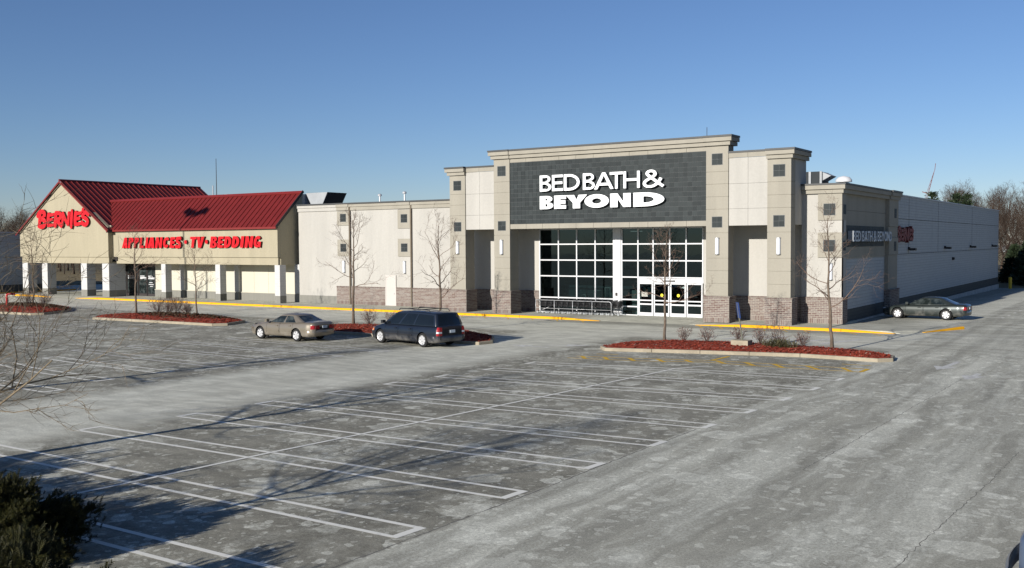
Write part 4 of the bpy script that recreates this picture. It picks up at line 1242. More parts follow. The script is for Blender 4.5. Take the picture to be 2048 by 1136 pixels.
for x, y, zt, lab in ((-55.95, 64, 9.2, 'thin roof vent pipe with a cap, the left one of two on the middle roof'), (-53.25, 64, 9.32, 'thin roof vent pipe with a cap, the right one of two on the middle roof')):
    t = Thing('vent_pipe', (x, y, 7.8), lab, 'vent pipe', 'capped vent pipes on the middle roof')
    mb = MB(); mb.tube([(x, y, 7.8), (x, y, zt - .15)], .07, 8); t.part('pipe', mb, M['galv'])
    mb = MB(); mb.lathe([(.05, 0), (.17, .02), (.17, .16), (.02, .22)], (x, y, zt - .2), 'Z', 10); t.part('cap', mb, M['galv'])
t = Thing('radio_mast', (-95.65, 80, 0), 'thin dark radio mast rising behind the red roofs', 'mast')
mb = MB(); mb.tube([(-95.65, 80, 0), (-95.65, 80, 15.3)], [.09, .03], 6); t.part('pole', mb, M['darktrim'])
mb = MB(); mb.tube([(-96.3, 80, 10.0), (-96.3, 80, 12.1)], .07, 6); mb.tube([(-96.3, 80, 10.2), (-95.65, 80, 10.2)], .03, 5); t.part('antenna', mb, M['galv'])
# ================================================================= LETTERING
def arc(cx, cy, rx, ry, a0, a1, n=14):
    return [(cx + rx * math.cos(R(a0 + (a1 - a0) * i / n)), cy + ry * math.sin(R(a0 + (a1 - a0) * i / n))) for i in range(n + 1)]
def stroke(pts, w, w1=None, round_=False):
    """outline of a thick open line"""
    pts = [Vector(p) for p in pts]; n = len(pts); w1 = w if w1 is None else w1
    Lf, Rt = [], []
    for i, p in enumerate(pts):
        t = (pts[min(i + 1, n - 1)] - pts[max(i - 1, 0)]).normalized()
        h = (w + (w1 - w) * i / (n - 1)) / 2
        nr = Vector((-t.y, t.x)) * h
        Lf.append(tuple(p + nr)); Rt.append(tuple(p - nr))
    if round_:
        def capp(p, t, h, m=5):
            a = math.atan2(t.y, t.x)
            return [(p.x + h * math.cos(a + PI / 2 - PI * i / m), p.y + h * math.sin(a + PI / 2 - PI * i / m)) for i in range(1, m)]
        t1 = (pts[-1] - pts[-2]).normalized(); t0 = (pts[0] - pts[1]).normalized()
        return Lf + capp(pts[-1], t1, w1 / 2) + Rt[::-1] + capp(pts[0], t0, w / 2)
    return Lf + Rt[::-1]
def smooth_pts(pts, n=5):
    """Catmull-Rom through the given points"""
    P = [Vector(p) for p in pts]; P = [P[0] * 2 - P[1]] + P + [P[-1] * 2 - P[-2]]
    out = []
    for i in range(1, len(P) - 2):
        for k in range(n):
            t = k / n
            q = .5 * ((2 * P[i]) + (P[i + 1] - P[i - 1]) * t + (2 * P[i - 1] - 5 * P[i] + 4 * P[i + 1] - P[i + 2]) * t * t + (3 * P[i] - P[i - 1] - 3 * P[i + 1] + P[i + 2]) * t ** 3)
            out.append(tuple(q))
    out.append(tuple(P[-2])); return out

def glyph(ch, v, h):
    """list of shapes (outer, hole, ...) in a unit box; v, h: stem and bar thickness as shares of width and height"""
    if ch == 'E': return [[[(0, 0), (1, 0), (1, h), (v, h), (v, .5 - h / 2), (.95, .5 - h / 2), (.95, .5 + h / 2), (v, .5 + h / 2), (v, 1 - h), (1, 1 - h), (1, 1), (0, 1)]]]
    if ch == 'L': return [[[(0, 0), (1, 0), (1, h), (v, h), (v, 1), (0, 1)]]]
    if ch == 'I': return [[[(0, 0), (1, 0), (1, 1), (0, 1)]]]
    if ch == 'T': return [[[(.5 - v / 2, 0), (.5 + v / 2, 0), (.5 + v / 2, 1 - h), (1, 1 - h), (1, 1), (0, 1), (0, 1 - h), (.5 - v / 2, 1 - h)]]]
    if ch == 'H': return [[[(0, 0), (v, 0), (v, .5 - h / 2), (1 - v, .5 - h / 2), (1 - v, 0), (1, 0), (1, 1), (1 - v, 1), (1 - v, .5 + h / 2), (v, .5 + h / 2), (v, 1), (0, 1)]]]
    if ch == 'N': return [[[(0, 0), (v, 0), (v, .62), (1 - v, 0), (1, 0), (1, 1), (1 - v, 1), (1 - v, .38), (v, 1), (0, 1)]]]
    if ch == 'A':
        k = .5 - v * .5
        t = v * 1.1
        yb = .22; yt = .22 + h
        xi = lambda y: t + (.5 - t) * y * 1.0
        top = (.5 - t * .5)
        # inner edges run from (t,0) to (.5, ytop)
        yap = 1 - h * 1.15 if v < .3 else .78
        li = lambda y: t + (.5 - t) * (y / yap)
        return [[[(0, 0), (t, 0), (li(yb), yb), (1 - li(yb), yb), (1 - t, 0), (1, 0), (.5 + t * .5, 1), (.5 - t * .5, 1)], [(li(yt), yt), (.5, yap), (1 - li(yt), yt)]]]
    if ch == 'V': return [[[(.5 - v * .5, 0), (.5 + v * .5, 0), (1, 1), (1 - v, 1), (.5, .30), (v, 1), (0, 1)]]]
    if ch == 'Y': return [[[(.5 - v / 2, 0), (.5 + v / 2, 0), (.5 + v / 2, .42), (1, 1), (1 - v * 1.15, 1), (.5, .64), (v * 1.15, 1), (0, 1), (.5 - v / 2, .42)]]]
    if ch == 'O': return [[arc(.5, .5, .5, .5, 0, 360, 40)[:-1], arc(.5, .5, .5 - v, .5 - h, 0, 360, 32)[:-1]]]
    if ch == 'D':
        c = .35
        return [[[(0, 0), (c, 0)] + arc(c, .5, 1 - c, .5, -90, 90, 20)[1:-1] + [(c, 1), (0, 1)], [(v, h), (c, h)] + arc(c, .5, 1 - c - v, .5 - h, -90, 90, 16)[1:-1] + [(c, 1 - h), (v, 1 - h)]]]
    if ch in 'BPR':
        c, m = .5, .52
        up = [(c, m)] + arc(c, (1 + m) / 2, .93 - c, (1 - m) / 2, -90, 90, 12)[1:-1] + [(c, 1)]
        hh = min(h, .2)
        hole1 = [(v, m + hh / 2), (c, m + hh / 2)] + arc(c, (1 + m) / 2, max(.06, .93 - c - v), max(.04, (1 - m) / 2 - hh * .75), -90, 90, 10)[1:-1] + [(c, 1 - hh), (v, 1 - hh)]
        if ch == 'B':
            lo = [(c, 0)] + arc(c, m / 2, 1 - c, m / 2, -90, 90, 12)[1:-1] + [(c, m)]
            hole2 = [(v, hh), (c, hh)] + arc(c, m / 2, max(.06, 1 - c - v), max(.04, m / 2 - hh * .75), -90, 90, 10)[1:-1] + [(c, m - hh / 2), (v, m - hh / 2)]
            return [[[(0, 0)] + lo + up[1:] + [(0, 1)], hole1, hole2]]
        m2 = m - hh * .4
        if ch == 'P': return [[[(0, 0), (v, 0), (v, m2)] + [(c, m2)] + up[1:] + [(0, 1)], hole1]]
        return [[[(0, 0), (v, 0), (v, m2), (c * .8, m2), (1 - v, 0), (1, 0), (.75, m2)] + up[2:] + [(0, 1)], hole1]]
    if ch == 'C':
        o = arc(.5, .5, .5, .5, 35, 325, 26); i = arc(.5, .5, .5 - v, .5 - h, 325, 35, 22)
        return [[o + i]]
    if ch == 'G':
        o = arc(.5, .5, .5, .5, 40, 300, 26); i = arc(.5, .5, .5 - v, .5 - h, 300, 40, 22)
        return [[o + [(1, .0), (1, .52), (.52, .52), (.52, .52 - h * .9), (1 - v, .52 - h * .9), (1 - v, .2)] + i[1:]]]
    if ch == 'S':
        w = (v + h) / 2
        p = smooth_pts([(.93, .74), (.78, .90), (.5, 1 - h / 2), (.2, .88), (.14, .70), (.35, .57), (.65, .45), (.86, .30), (.80, .12), (.5, h / 2), (.22, .10), (.07, .28)], 4)
        return [[stroke(p, w)]]
    if ch == '&':
        w = v
        a = smooth_pts([(.97, .04), (.74, .24), (.50, .47), (.30, .66), (.20, .80), (.26, .92), (.40, .955), (.54, .90), (.58, .78)], 5)
        b = smooth_pts([(.59, .84), (.57, .72), (.46, .60), (.28, .49), (.12, .36), (.07, .22), (.14, .09), (.30, .045), (.50, .08), (.68, .22), (.80, .40), (.86, .53)], 5)
        return [[stroke(a, w * .85)], [stroke(b, w * .85)]]
    if ch == '.': return [[arc(.5, .5, .5, .5, 0, 360, 20)[:-1]]]
    raise ValueError(ch)

def letter(root, name, shapes, x0, z0, w, h, face, depth, back, mats, shear=0.0, parent=None, place=None, per=.003):
    """raised letter: place(u, d, z) puts the plane in the world, d outwards"""
    mb = MB()
    for si, loops in enumerate(shapes):
        L3 = []
        for lp in loops:
            L3.append([Vector((x0 + (p[0]) * w + shear * p[1] * h, z0 + p[1] * h, 0)) for p in lp])
        tris = tessellate_polygon(L3)
        flat = [p for lp in L3 for p in lp]
        d1 = back + depth + per * si
        k = len(mb.v)
        for d in (d1, back + per * si): mb.v += [place(p.x, d, p.y) for p in flat]
        n = len(flat)
        for t in tris:
            mb.f.append((k + t[0], k + t[1], k + t[2])); mb.mi.append(0)
            mb.f.append((k + n + t[2], k + n + t[1], k + n + t[0])); mb.mi.append(1)
        o = 0
        for lp in L3:
            m = len(lp)
            for i in range(m):
                a, b = o + i, o + (i + 1) % m
                mb.f.append((k + a, k + b, k + n + b, k + n + a)); mb.mi.append(1)
            o += m
    return root.part(name, mb, mats, parent)

frontP = lambda Y: (lambda u, d, z: (u, Y - d, z))
sg = Thing('store_sign', (-31, FY, 7.2), 'large white two line letter sign on the grey tiled wall over the entrance', 'sign')
WL = [M['whiteletter'], M['letterreturn']]
PF = frontP(FY + .05)
line1 = [('B', -35.48, -34.58, .22), ('E', -34.52, -33.68, .215), ('D', -33.61, -32.42, .165), ('B', -32.17, -31.29, .22), ('A', -31.34, -29.93, .15), ('T', -30.20, -29.26, .19), ('H', -29.22, -28.08, .16), ('&', -27.86, -26.42, .17)]
for ch, a, b, v in line1:
    letter(sg, 'ampersand' if ch == '&' else 'letter', glyph(ch, v, .155), a, 8.42, b - a, 1.06, 0, .16, .10, WL, 0, None, PF)
line2 = [('B', -35.48, -34.43, .42), ('E', -34.36, -33.45, .52), ('Y', -33.46, -31.86, .34), ('O', -32.05, -30.27, .31), ('N', -30.17, -28.71, .36), ('D', -28.53, -26.40, .33)]
for ch, a, b, v in line2:
    letter(sg, 'letter', glyph(ch, v, .27 if ch in 'EBD' else .30), a, 7.24, b - a, .87, 0, .16, .10, WL, 0, None, PF)
# side sign in one line on a dark tiled band
sp = Thing('store_side_sign', (SX, 65, 4.7), 'white one line letter sign on a dark tiled band high on the side wall', 'sign')
PS = lambda u, d, z: (SX + .06 + d, u, z)
mb = MB()
for i in range(15):
    for k in range(2):
        mb.box(SX + .061, SX + .085, 60.6 + i * .605 + .006, 60.6 + (i + 1) * .605 - .006, 4.63 + k * .65 + .006, 4.63 + (k + 1) * .65 - .006)
sp.part('tile_band', mb, M['tile'])
x = 60.75
for ch in 'BED BATH & BEYOND':
    if ch == ' ': x += .28; continue
    heavy = False
    w = {'B': .5, 'E': .45, 'D': .6, 'A': .68, 'T': .52, 'H': .58, '&': .66, 'Y': .66, 'O': .72, 'N': .62}[ch]
    letter(sp, 'ampersand' if ch == '&' else 'letter', glyph(ch, .2, .17), x, 4.96, w, .64, 0, .34, .04, [M['sideletter'], M['sideletterreturn']], 0, None, PS)
    x += w + .06

RL = [M['redletter'], M['redreturn']]
ag = Thing('shop_fascia_sign', (-73, AYF, 4.7), 'heavy slanted red letter sign reading appliances tv bedding on the cream fascia', 'sign')
PA = frontP(AYF)
words_ = [('A', -82.15, -81.40, .36), ('P', -81.24, -80.55, .36), ('P', -80.40, -79.72, .36), ('L', -79.55, -78.98, .42), ('I', -78.72, -78.42, 1), ('A', -78.35, -77.46, .36), ('N', -77.26, -76.42, .32), ('C', -76.18, -75.40, .34), ('E', -75.22, -74.62, .42), ('S', -74.46, -73.74, .30),
          ('T', -72.50, -71.72, .36), ('V', -71.60, -70.72, .36), ('B', -69.78, -68.98, .34), ('E', -68.80, -68.18, .42), ('D', -67.98, -67.18, .34), ('D', -66.98, -66.18, .34), ('I', -65.92, -65.58, 1), ('N', -65.36, -64.50, .32), ('G', -64.30, -63.52, .34)]
for ch, a, b, v in words_:
    letter(ag, 'letter', glyph(ch, v * (1.12 if v < 1 else 1), .23), a - .04, 4.74, (b - a) * 1.10, .98, 0, .20, .0, RL, .20, None, PA)
for x in (-73.20, -70.42): letter(ag, 'bullet', glyph('.', .3, .3), x, 5.08, .36, .36, 0, .20, .0, RL, 0, None, PA)

def casual(ch):
    S = lambda pts, a, b=None: stroke(smooth_pts(pts, 5), a * 1.22, b, True)
    if ch == 'B': return [[S([(.34, .86), (.32, .55), (.28, .12)], .24)], [S([(.10, .70), (.30, .88), (.62, .93), (.84, .80), (.76, .62), (.50, .52), (.40, .52)], .22)], [S([(.46, .52), (.76, .46), (.90, .30), (.78, .12), (.50, .06), (.24, .13)], .23)]]
    if ch == 'E': return [[S([(.30, .90), (.22, .5), (.26, .12)], .30)], [S([(.24, .86), (.60, .88), (.92, .90)], .20)], [S([(.26, .50), (.58, .50), (.80, .53)], .20)], [S([(.26, .11), (.60, .10), (.92, .15)], .20)]]
    if ch == 'R': return [[S([(.28, .90), (.22, .5), (.20, .10)], .28)], [S([(.22, .88), (.58, .92), (.86, .78), (.74, .56), (.40, .46)], .22)], [S([(.42, .50), (.60, .28), (.92, .06)], .25)]]
    if ch == 'N': return [[S([(.16, .92), (.16, .5), (.10, .08)], .22)], [S([(.18, .90), (.46, .48), (.78, .10)], .23)], [S([(.90, .92), (.86, .5), (.80, .10)], .22)]]
    if ch == 'I': return [[S([(.56, .92), (.50, .5), (.44, .08)], .52)]]
    if ch == "'": return [[S([(.60, .90), (.50, .5), (.35, .10)], .6)]]
    if ch == 'S': return [[S([(.90, .78), (.66, .92), (.36, .88), (.20, .70), (.40, .56), (.70, .44), (.84, .26), (.66, .09), (.36, .08), (.12, .22)], .25)]]
def casual_sign(root, spec, place, mats=None):
    for ch, a, b, z0, z1 in spec:
        letter(root, 'apostrophe' if ch == "'" else 'letter', casual(ch), a, z0, b - a, z1 - z0, 0, .22, .0, mats or RL, .06, None, place, .004)
bspec = [('B', -95.25, -93.62, 6.80, 8.52), ('E', -93.55, -92.30, 6.90, 8.22), ('R', -92.35, -90.86, 6.86, 8.34), ('N', -90.98, -89.62, 6.94, 8.28), ('I', -89.66, -88.98, 6.92, 8.24), ('E', -89.0, -87.74, 6.94, 8.28), ('S', -87.78, -86.48, 6.92, 8.28), ("'", -87.65, -87.20, 8.22, 8.56)]
gs = Thing('gable_sign', (-91, GY, 6.9), 'red hand lettered sign on the cream gable of the left shop', 'sign')
casual_sign(gs, bspec, frontP(GY))
ss = Thing('side_wall_sign', (SX, 75.5, 5.0), 'red hand lettered sign in shade on the white side wall', 'sign')
PW_ = lambda u, d, z: (SX + .01 + d, u, z)
k = 5.1 / 8.8
casual_sign(ss, [(c, 73.05 + (a + 95.25) * k, 73.05 + (b + 95.25) * k, 4.95 + (z0 - 6.8) * .60, 4.95 + (z1 - 6.8) * .60) for c, a, b, z0, z1 in bspec], PW_, [M['sidered'], M['redreturn']])
# small white decals on the arcade doors
for x in (-84.9, -83.05, -80.95 - 2.0, -80.95 - .9):
    pass
dec = MB()
for x, w in ((-84.85, 1.3), (-82.98, .95), (-81.75, .95)):
    dec.box(x, x + w * .7, BY + .008, BY + .0195, 2.0, 2.08); dec.box(x, x + w, BY + .008, BY + .0195, 1.76, 1.94)
dec.box(-81.6, -81.1, BY + .008, BY + .0195, 1.4, 1.46); dec.box(-81.7, -80.95, BY + .008, BY + .0195, 1.22, 1.28); dec.box(-81.5, -81.05, BY + .008, BY + .0195, 1.04, 1.1)
shop.part('door_lettering', dec, M['white'], dw)

# ================================================================= CARS
def interp(tab, x):
    for (x0, y0), (x1, y1) in zip(tab[:-1], tab[1:]):
        if x0 <= x <= x1:
            t = (x - x0) / (x1 - x0); t = t * t * (3 - 2 * t) * .5 + t * .5
            return y0 + (y1 - y0) * t
    return tab[0][1] if x < tab[0][0] else tab[-1][1]

def car(spec, loc, heading, label, cat, paint, group=None, name='parked_car'):
    """car in local axes: x forward, y left, z up, then turned and placed"""
    L, Wd, wb = spec['L'], spec['W'], spec['wb']
    root = bpy.data.objects.new(name, None); COL.objects.link(root)
    tag(root, label, cat, group)
    def part(nm, mb, mats, parent=None, smooth=False, fix=True, lab=None):
        o = obj(nm, mb.mesh(nm, mats, smooth, (0, 0, 0), fix), parent or root)
        return tag(o, lab)
    hl = L / 2
    top = [(a * hl, z) for a, z in spec['top']]
    bot = [(a * hl, z) for a, z in spec['bot']]
    hw = [(a * hl, w) for a, w in spec['hw']]
    wx = (spec['fx'], spec['fx'] - wb)
    wr = spec['wr']; ar = wr * 1.16
    N = 96
    xs = [-hl + L * i / N for i in range(N + 1)]
    prof = [(0, 0, 0), (.80, 0, 0), (.93, .03, 0), (.975, .12, 0), (.99, .24, 0), (1.0, .38, 0), (1.0, .50, 0), (.995, .60, 0), (.985, .70, 0), (.965, .80, 0), (.94, .88, 0), (.90, .945, 0), (.83, .985, 0), (.62, 1.0, .015), (.32, 1.0, .03), (0, 1.0, .036)]
    K = len(prof)
    def sec(x):
        zb, zt, w = interp(bot, x), interp(top, x), interp(hw, x)
        return [(x, f * w, zb + (zt - zb) * g + c) for f, g, c in prof]
    grid = [sec(x) for x in xs]
    dr = spec['doors']         # x ranges of doors
    zc = wr
    def dist(p, c): return math.hypot(p[0] - c, p[2] - zc)
    side = {1: {}, -1: {}}
    body = MB()
    doors = [MB() for _ in dr for _s in (0, 1)]
    for sgn in (1, -1):
        P = [[list(p) for p in row] for row in grid]
        inn = [[False] * K for _ in xs]
        for i in range(N + 1):
            for j in range(2, K - 4):
                for c in wx:
                    if dist(P[i][j], c) < ar: inn[i][j] = True
        idx = {}
        def vid(mb, cache, p):
            key = (round(p[0], 4), round(p[1], 4), round(p[2], 4))
            if key not in cache: cache[key] = len(mb.v); mb.v.append(p)
            return cache[key]
        cb = {}; cd = [dict() for _ in dr]
        for i in range(N):
            for j in range(K - 1):
                q = [(i, j), (i + 1, j), (i + 1, j + 1), (i, j + 1)]
                if j < 3 and any(abs(xs[i] + L / N / 2 - c) < ar for c in wx): continue
                if all(inn[a][b_] for a, b_ in q): continue
                pts = []
                for a, b_ in q:
                    p = P[a][b_]
                    if inn[a][b_]:
                        c = min(wx, key=lambda c: dist(p, c)); d = max(1e-6, dist(p, c)); s_ = ar / d
                        p = (c + (p[0] - c) * s_, p[1], zc + (p[2] - zc) * s_)
                    pts.append((p[0], p[1] * sgn, p[2]))
                xm = (xs[i] + xs[i + 1]) / 2
                target, cache = body, cb
                if 4 <= j <= 11:
                    for di, (a, b_) in enumerate(dr):
                        if a < xm < b_: target, cache = doors[di * 2 + (0 if sgn > 0 else 1)], cd[di]
                f = [vid(target, cache, p) for p in pts]
                if len(set(f)) < 3: continue
                if sgn < 0: f = f[::-1]
                target.f.append(tuple(dict.fromkeys(f))); target.mi.append(0)
        # end caps
    for x, flip in ((xs[0], False), (xs[-1], True)):
        r0 = sec(x); ring = [(p[0], p[1], p[2]) for p in r0] + [(p[0], -p[1], p[2]) for p in reversed(r0[1:-1])]
        k = len(body.v); body.v += ring
        f = tuple(range(k, k + len(ring))); body.f.append(f[::-1] if flip else f); body.mi.append(0)
    bo = part('body', body, paint, smooth=True)
    for di, mb in enumerate(doors):
        if not mb.f: continue
        a, b_ = dr[di // 2]
        c = (a + b_) / 2
        mb.v = [(c + (p[0] - c) * (1 - .014 / ((b_ - a) / 2)), p[1], p[2]) for p in mb.v]
        d = part('door', mb, paint, smooth=True)
        sgn = 1 if di % 2 == 0 else -1
        zt = interp(top, a + .2); zb = interp(bot, c)
        zh = zb + (zt - zb) * .74
        y = interp(hw, a + .2) * .985
        m2 = MB(); m2.box(a + .10, a + .30, sgn * y - .02, sgn * y + .03 * 1, zh, zh + .045) if sgn > 0 else m2.box(a + .10, a + .30, sgn * y - .03, sgn * y + .02, zh, zh + .045)
        part('handle', m2, paint, d)
        ym = interp(hw, c); zm = zb + (zt - zb) * .40
        m2 = MB(); y0, y1 = sorted((sgn * (ym - .01), sgn * (ym + .022))); m2.box(a + .03, b_ - .03, y0, y1, zm - .025, zm + .025)
        part('side_moulding', m2, spec.get('mould', paint), d)
    # dark inner hull: shows in the door gaps and wheel arches
    hull = MB()
    for i in range(0, N, 6):
        x0, x1 = xs[i], xs[min(i + 6, N)]; xm = (x0 + x1) / 2
        w = min(interp(hw, x0), interp(hw, x1)) * .93
        near_w = any(abs(xm - c) < ar + .1 for c in wx)
        zt = min(interp(top, x0), interp(top, x1)) - .08
        hull.box(x0, x1 - .001, -w + (.26 if near_w else 0), w - (.26 if near_w else 0), max(interp(bot, x0), interp(bot, x1)) + .02, zt)
    part('chassis', hull, M['black'])
    for c in wx:
        for sgn in (1, -1):
            mb = MB(); y = interp(hw, c) * .98
            pr = [(ar * 1.0, y * sgn), (ar * 1.02, (y - .3) * sgn), (.05, (y - .31) * sgn)]
            mb.lathe([(r_, yy) for r_, yy in pr], (c, 0, zc), 'Y', 28)
            mb.f = [f for f in mb.f if sum(mb.v[i][2] for i in f) / len(f) > zc - .14]; mb.mi = [0] * len(mb.f)
            part('wheel_arch_liner', mb, M['black'])
    # greenhouse
    g = spec['green']
    zroof = spec['H']
    ts = [0, .04, .10, .2, .35, .5, .65, .78, .88, .94, 1.0]
    sf = [0, .02, .06, .15, .28, .42, .47, .50, .54, .6, .7, .8, .86, .9, .94, .98, 1.0]
    if 'sf' in g: sf = g['sf']
    nf = 13
    def ring(t):
        tt = min(t, 1.0)
        xf = g['f0'] + (g['f1'] - g['f0']) * tt ** .95 - (.07 * math.sin(PI * tt) * -1)
        xr = g['r0'] + (g['r1'] - g['r0']) * tt - g.get('rb', .05) * math.sin(PI * tt)
        w = g['w0'] + (g['w1'] - g['w0']) * (tt ** 1.25)
        pts = []
        bowf, bowr = .16 * (1 - .3 * tt), .10
        def zat(x, y):
            zb = interp(top, max(-hl, min(hl, x))) - .012
            zr = zroof - .05 - .11 * ((abs(x - g['xc']) / ((g['f1'] - g['r1']) / 2 + .01)) ** 2) * .45 - .03 * (y / g['w1']) ** 2
            return zb + (zr - zb) * tt
        for i in range(nf):       # front, from right to left
            y = -w + 2 * w * i / (nf - 1); x = xf - bowf * (y / w) ** 2
            pts.append((x, y, zat(x, y), 'F', i))
        for k in range(1, len(sf) - 1):
            x = (xf - bowf) + (xr + bowr - xf + bowf) * sf[k]
            bulge = w * (1 + .018 * math.sin(PI * sf[k]))
            pts.append((x, bulge, zat(x, bulge), 'L', k))
        for i in range(nf):
            y = w - 2 * w * i / (nf - 1); x = xr + bowr * (y / w) ** 2
            pts.append((x, y, zat(x, y), 'B', i))
        for k in range(len(sf) - 2, 0, -1):
            x = (xf - bowf) + (xr + bowr - xf + bowf) * sf[k]
            bulge = w * (1 + .018 * math.sin(PI * sf[k]))
            pts.append((x, -bulge, zat(x, -bulge), 'R', k))
        return pts
    rings = [ring(t) for t in ts]
    n = len(rings[0])
    shell = MB()
    wins = {}
    for r in rings: shell.v += [(p[0], p[1], p[2]) for p in r]
    base = 2
    for a in range(len(ts) - 1):
        for i in range(n):
            j = (i + 1) % n
            f = (a * n + i, a * n + j, (a + 1) * n + j, (a + 1) * n + i)
            p, q = rings[a][i], rings[a][j]
            key = None
            tm = (ts[a] + ts[a + 1]) / 2
            if p[3] == 'F' and q[3] == 'F' and 0 < i < nf - 2 and .03 < tm < .95: key = 'windscreen'
            elif p[3] == 'B' and q[3] == 'B' and 0 < p[4] < nf - 2 and (.10 if not g.get('van') else .04) < tm < .93: key = 'rear_window'
            elif p[3] in 'LR' and q[3] == p[3] and .04 < tm < .90:
                s0, s1 = sorted((sf[p[4]], sf[q[4]])); sm = (s0 + s1) / 2
                for wi, (c, d) in enumerate(g['win']):
                    if c - 1e-6 <= s0 and s1 <= d + 1e-6: key = 'side_window' + p[3] + str(wi)
            if key: wins.setdefault(key, []).append(f)
            else: shell.f.append(f); shell.mi.append(0)
    # roof cap
    last = (len(ts) - 1) * n
    prev = last
    ring_top = rings[-1]
    cxr = g['xc']
    for s_, up in ((.93, .022), (.7, .045), (.35, .052)):
        k = len(shell.v)
        for p in ring_top: shell.v.append((cxr + (p[0] - cxr) * s_, p[1] * s_, p[2] + (zroof - .05 - p[2]) * (1 - s_) + up))
        for i in range(n): shell.f.append((prev + i, prev + (i + 1) % n, k + (i + 1) % n, k + i)); shell.mi.append(0)
        prev = k
    shell.f.append(tuple(prev + i for i in range(n))); shell.mi.append(0)
    ro = part('roof', shell, paint, smooth=True)
    for key, fs in wins.items():
        mb = MB(); mp = {}
        for f in fs:
            ff = []
            for v in f:
                if v not in mp: mp[v] = len(mb.v); mb.v.append(shell.v[v])
                ff.append(mp[v])
            mb.f.append(tuple(ff)); mb.mi.append(0)
        part(key.rstrip('LR0123456789'), mb, M[spec.get('glass', 'carglass')], smooth=True)
    if g.get('rack'):
        mb = MB()
        for sgn in (1, -1):
            mb.tube([(.5, sgn * .62, zroof - .03), (.42, sgn * .62, zroof + .055), (-1.75, sgn * .62, zroof + .05), (-1.85, sgn * .62, zroof - .04)], .022, 6)
        for x in (-.1, -1.2): mb.tube([(x, -.62, zroof + .055), (x, .62, zroof + .055)], .018, 6)
        part('roof_rack', mb, M['black'])
    # wheels
    tm_ = MB(); tw_ = spec['tw']
    tm_.lathe([(wr * .66, -tw_ / 2), (wr * .93, -tw_ / 2), (wr, -tw_ / 2 + .03), (wr, tw_ / 2 - .03), (wr * .93, tw_ / 2), (wr * .66, tw_ / 2)], (0, 0, 0), 'Y', 32)
    tyre = tm_.mesh('tyre', M['rubber'], True)
    rm = MB(); ns = spec['spokes']
    rm.lathe([(wr * .67, .02), (wr * .665, tw_ / 2 + .004), (wr * .60, tw_ / 2 - .01), (wr * .58, .03)], (0, 0, 0), 'Y', 32)
    for k in range(ns):
        a = 2 * PI * k / ns
        c, s_ = math.cos(a), math.sin(a)
        w0, w1 = (.045, .06) if ns < 8 else (.04, .05)
        y = tw_ / 2 - .012
        def T(u, v, yy): return (c * u - s_ * v, yy, s_ * u + c * v)
        rm.add([T(.03, -w0, y), T(wr * .62, -w1, y), T(wr * .62, w1, y), T(.03, w0, y), T(.03, -w0, y - .04), T(wr * .62, -w1, y - .04), T(wr * .62, w1, y - .04), T(.03, w0, y - .04)],
               [(0, 1, 2, 3), (7, 6, 5, 4), (0, 4, 5, 1), (1, 5, 6, 2), (2, 6, 7, 3), (3, 7, 4, 0)])
    rm.lathe([(.065, y - .01), (.06, y + .012), (0.002, y + .014)], (0, 0, 0), 'Y', 14)
    rim = rm.mesh('rim', M['hubcap'], False)
    bk = MB(); bk.lathe([(wr * .60, -.01), (.002, -.01)], (0, 0, 0), 'Y', 24); bk = bk.mesh('brake_disc', M['black'])
    for c in wx:
        for sgn in (1, -1):
            w = bpy.data.objects.new('wheel', None); COL.objects.link(w); w.parent = root
            w.location = (c, sgn * (interp(hw, c) - tw_ / 2 - .015), wr)
            w.rotation_euler = (0, 0.3 * sgn, 0 if sgn > 0 else PI)
            for nm, me in (('tyre', tyre), ('rim', rim), ('brake_disc', bk)): obj(nm, me, w)
    # lamps, bumpers, plate, mirrors
    for sgn in (1, -1):
        for end, lst in ((1, spec['head']), (-1, spec['tail'])):
            for (nm, mat, a0, a1, z0, z1) in lst:
                mb = MB(); rows = 6
                for i in range(rows + 1):
                    x = end * hl * (a0 + (a1 - a0) * i / rows)
                    w = interp(hw, x)
                    for z in (z0, (z0 + z1) / 2, z1):
                        zb, zt = interp(bot, x), interp(top, x)
                        gfrac = max(0, min(1, (z - zb) / max(.01, zt - zb)))
                        fw = 0
                        for (f0, g0, _), (f1, g1, _) in zip(prof[:-1], prof[1:]):
                            if g0 <= gfrac <= g1 and g1 > g0: fw = f0 + (f1 - f0) * (gfrac - g0) / (g1 - g0)
                        mb.v.append((x, sgn * (w * fw + .012), z))
                for i in range(rows):
                    for k in range(2): mb.f.append((i * 3 + k, i * 3 + 3 + k, i * 3 + 4 + k, i * 3 + 1 + k)); mb.mi.append(0)
                # wrap onto the end face
                xe = end * hl * a1; we = interp(hw, xe) * .98; wi = we - spec.get('lampin', .28)
                k = len(mb.v); xo = xe + end * .012
                mb.v += [(xo, sgn * we, z0), (xo, sgn * wi, z0), (xo, sgn * wi, z1), (xo, sgn * we, z1)]
                mb.f.append((k, k + 1, k + 2, k + 3)); mb.mi.append(0)
                part(nm, mb, M[mat], smooth=False)
        mx = g['f0'] - .28; my = interp(hw, mx)
        mb = MB(); z = interp(top, mx) + .02
        mb.box(mx - .10, mx + .06, *(sorted((sgn * (my - .02), sgn * (my + .17)))), z, z + .15)
        part('wing_mirror', mb, paint if not spec.get('blackmirror') else M['black'])
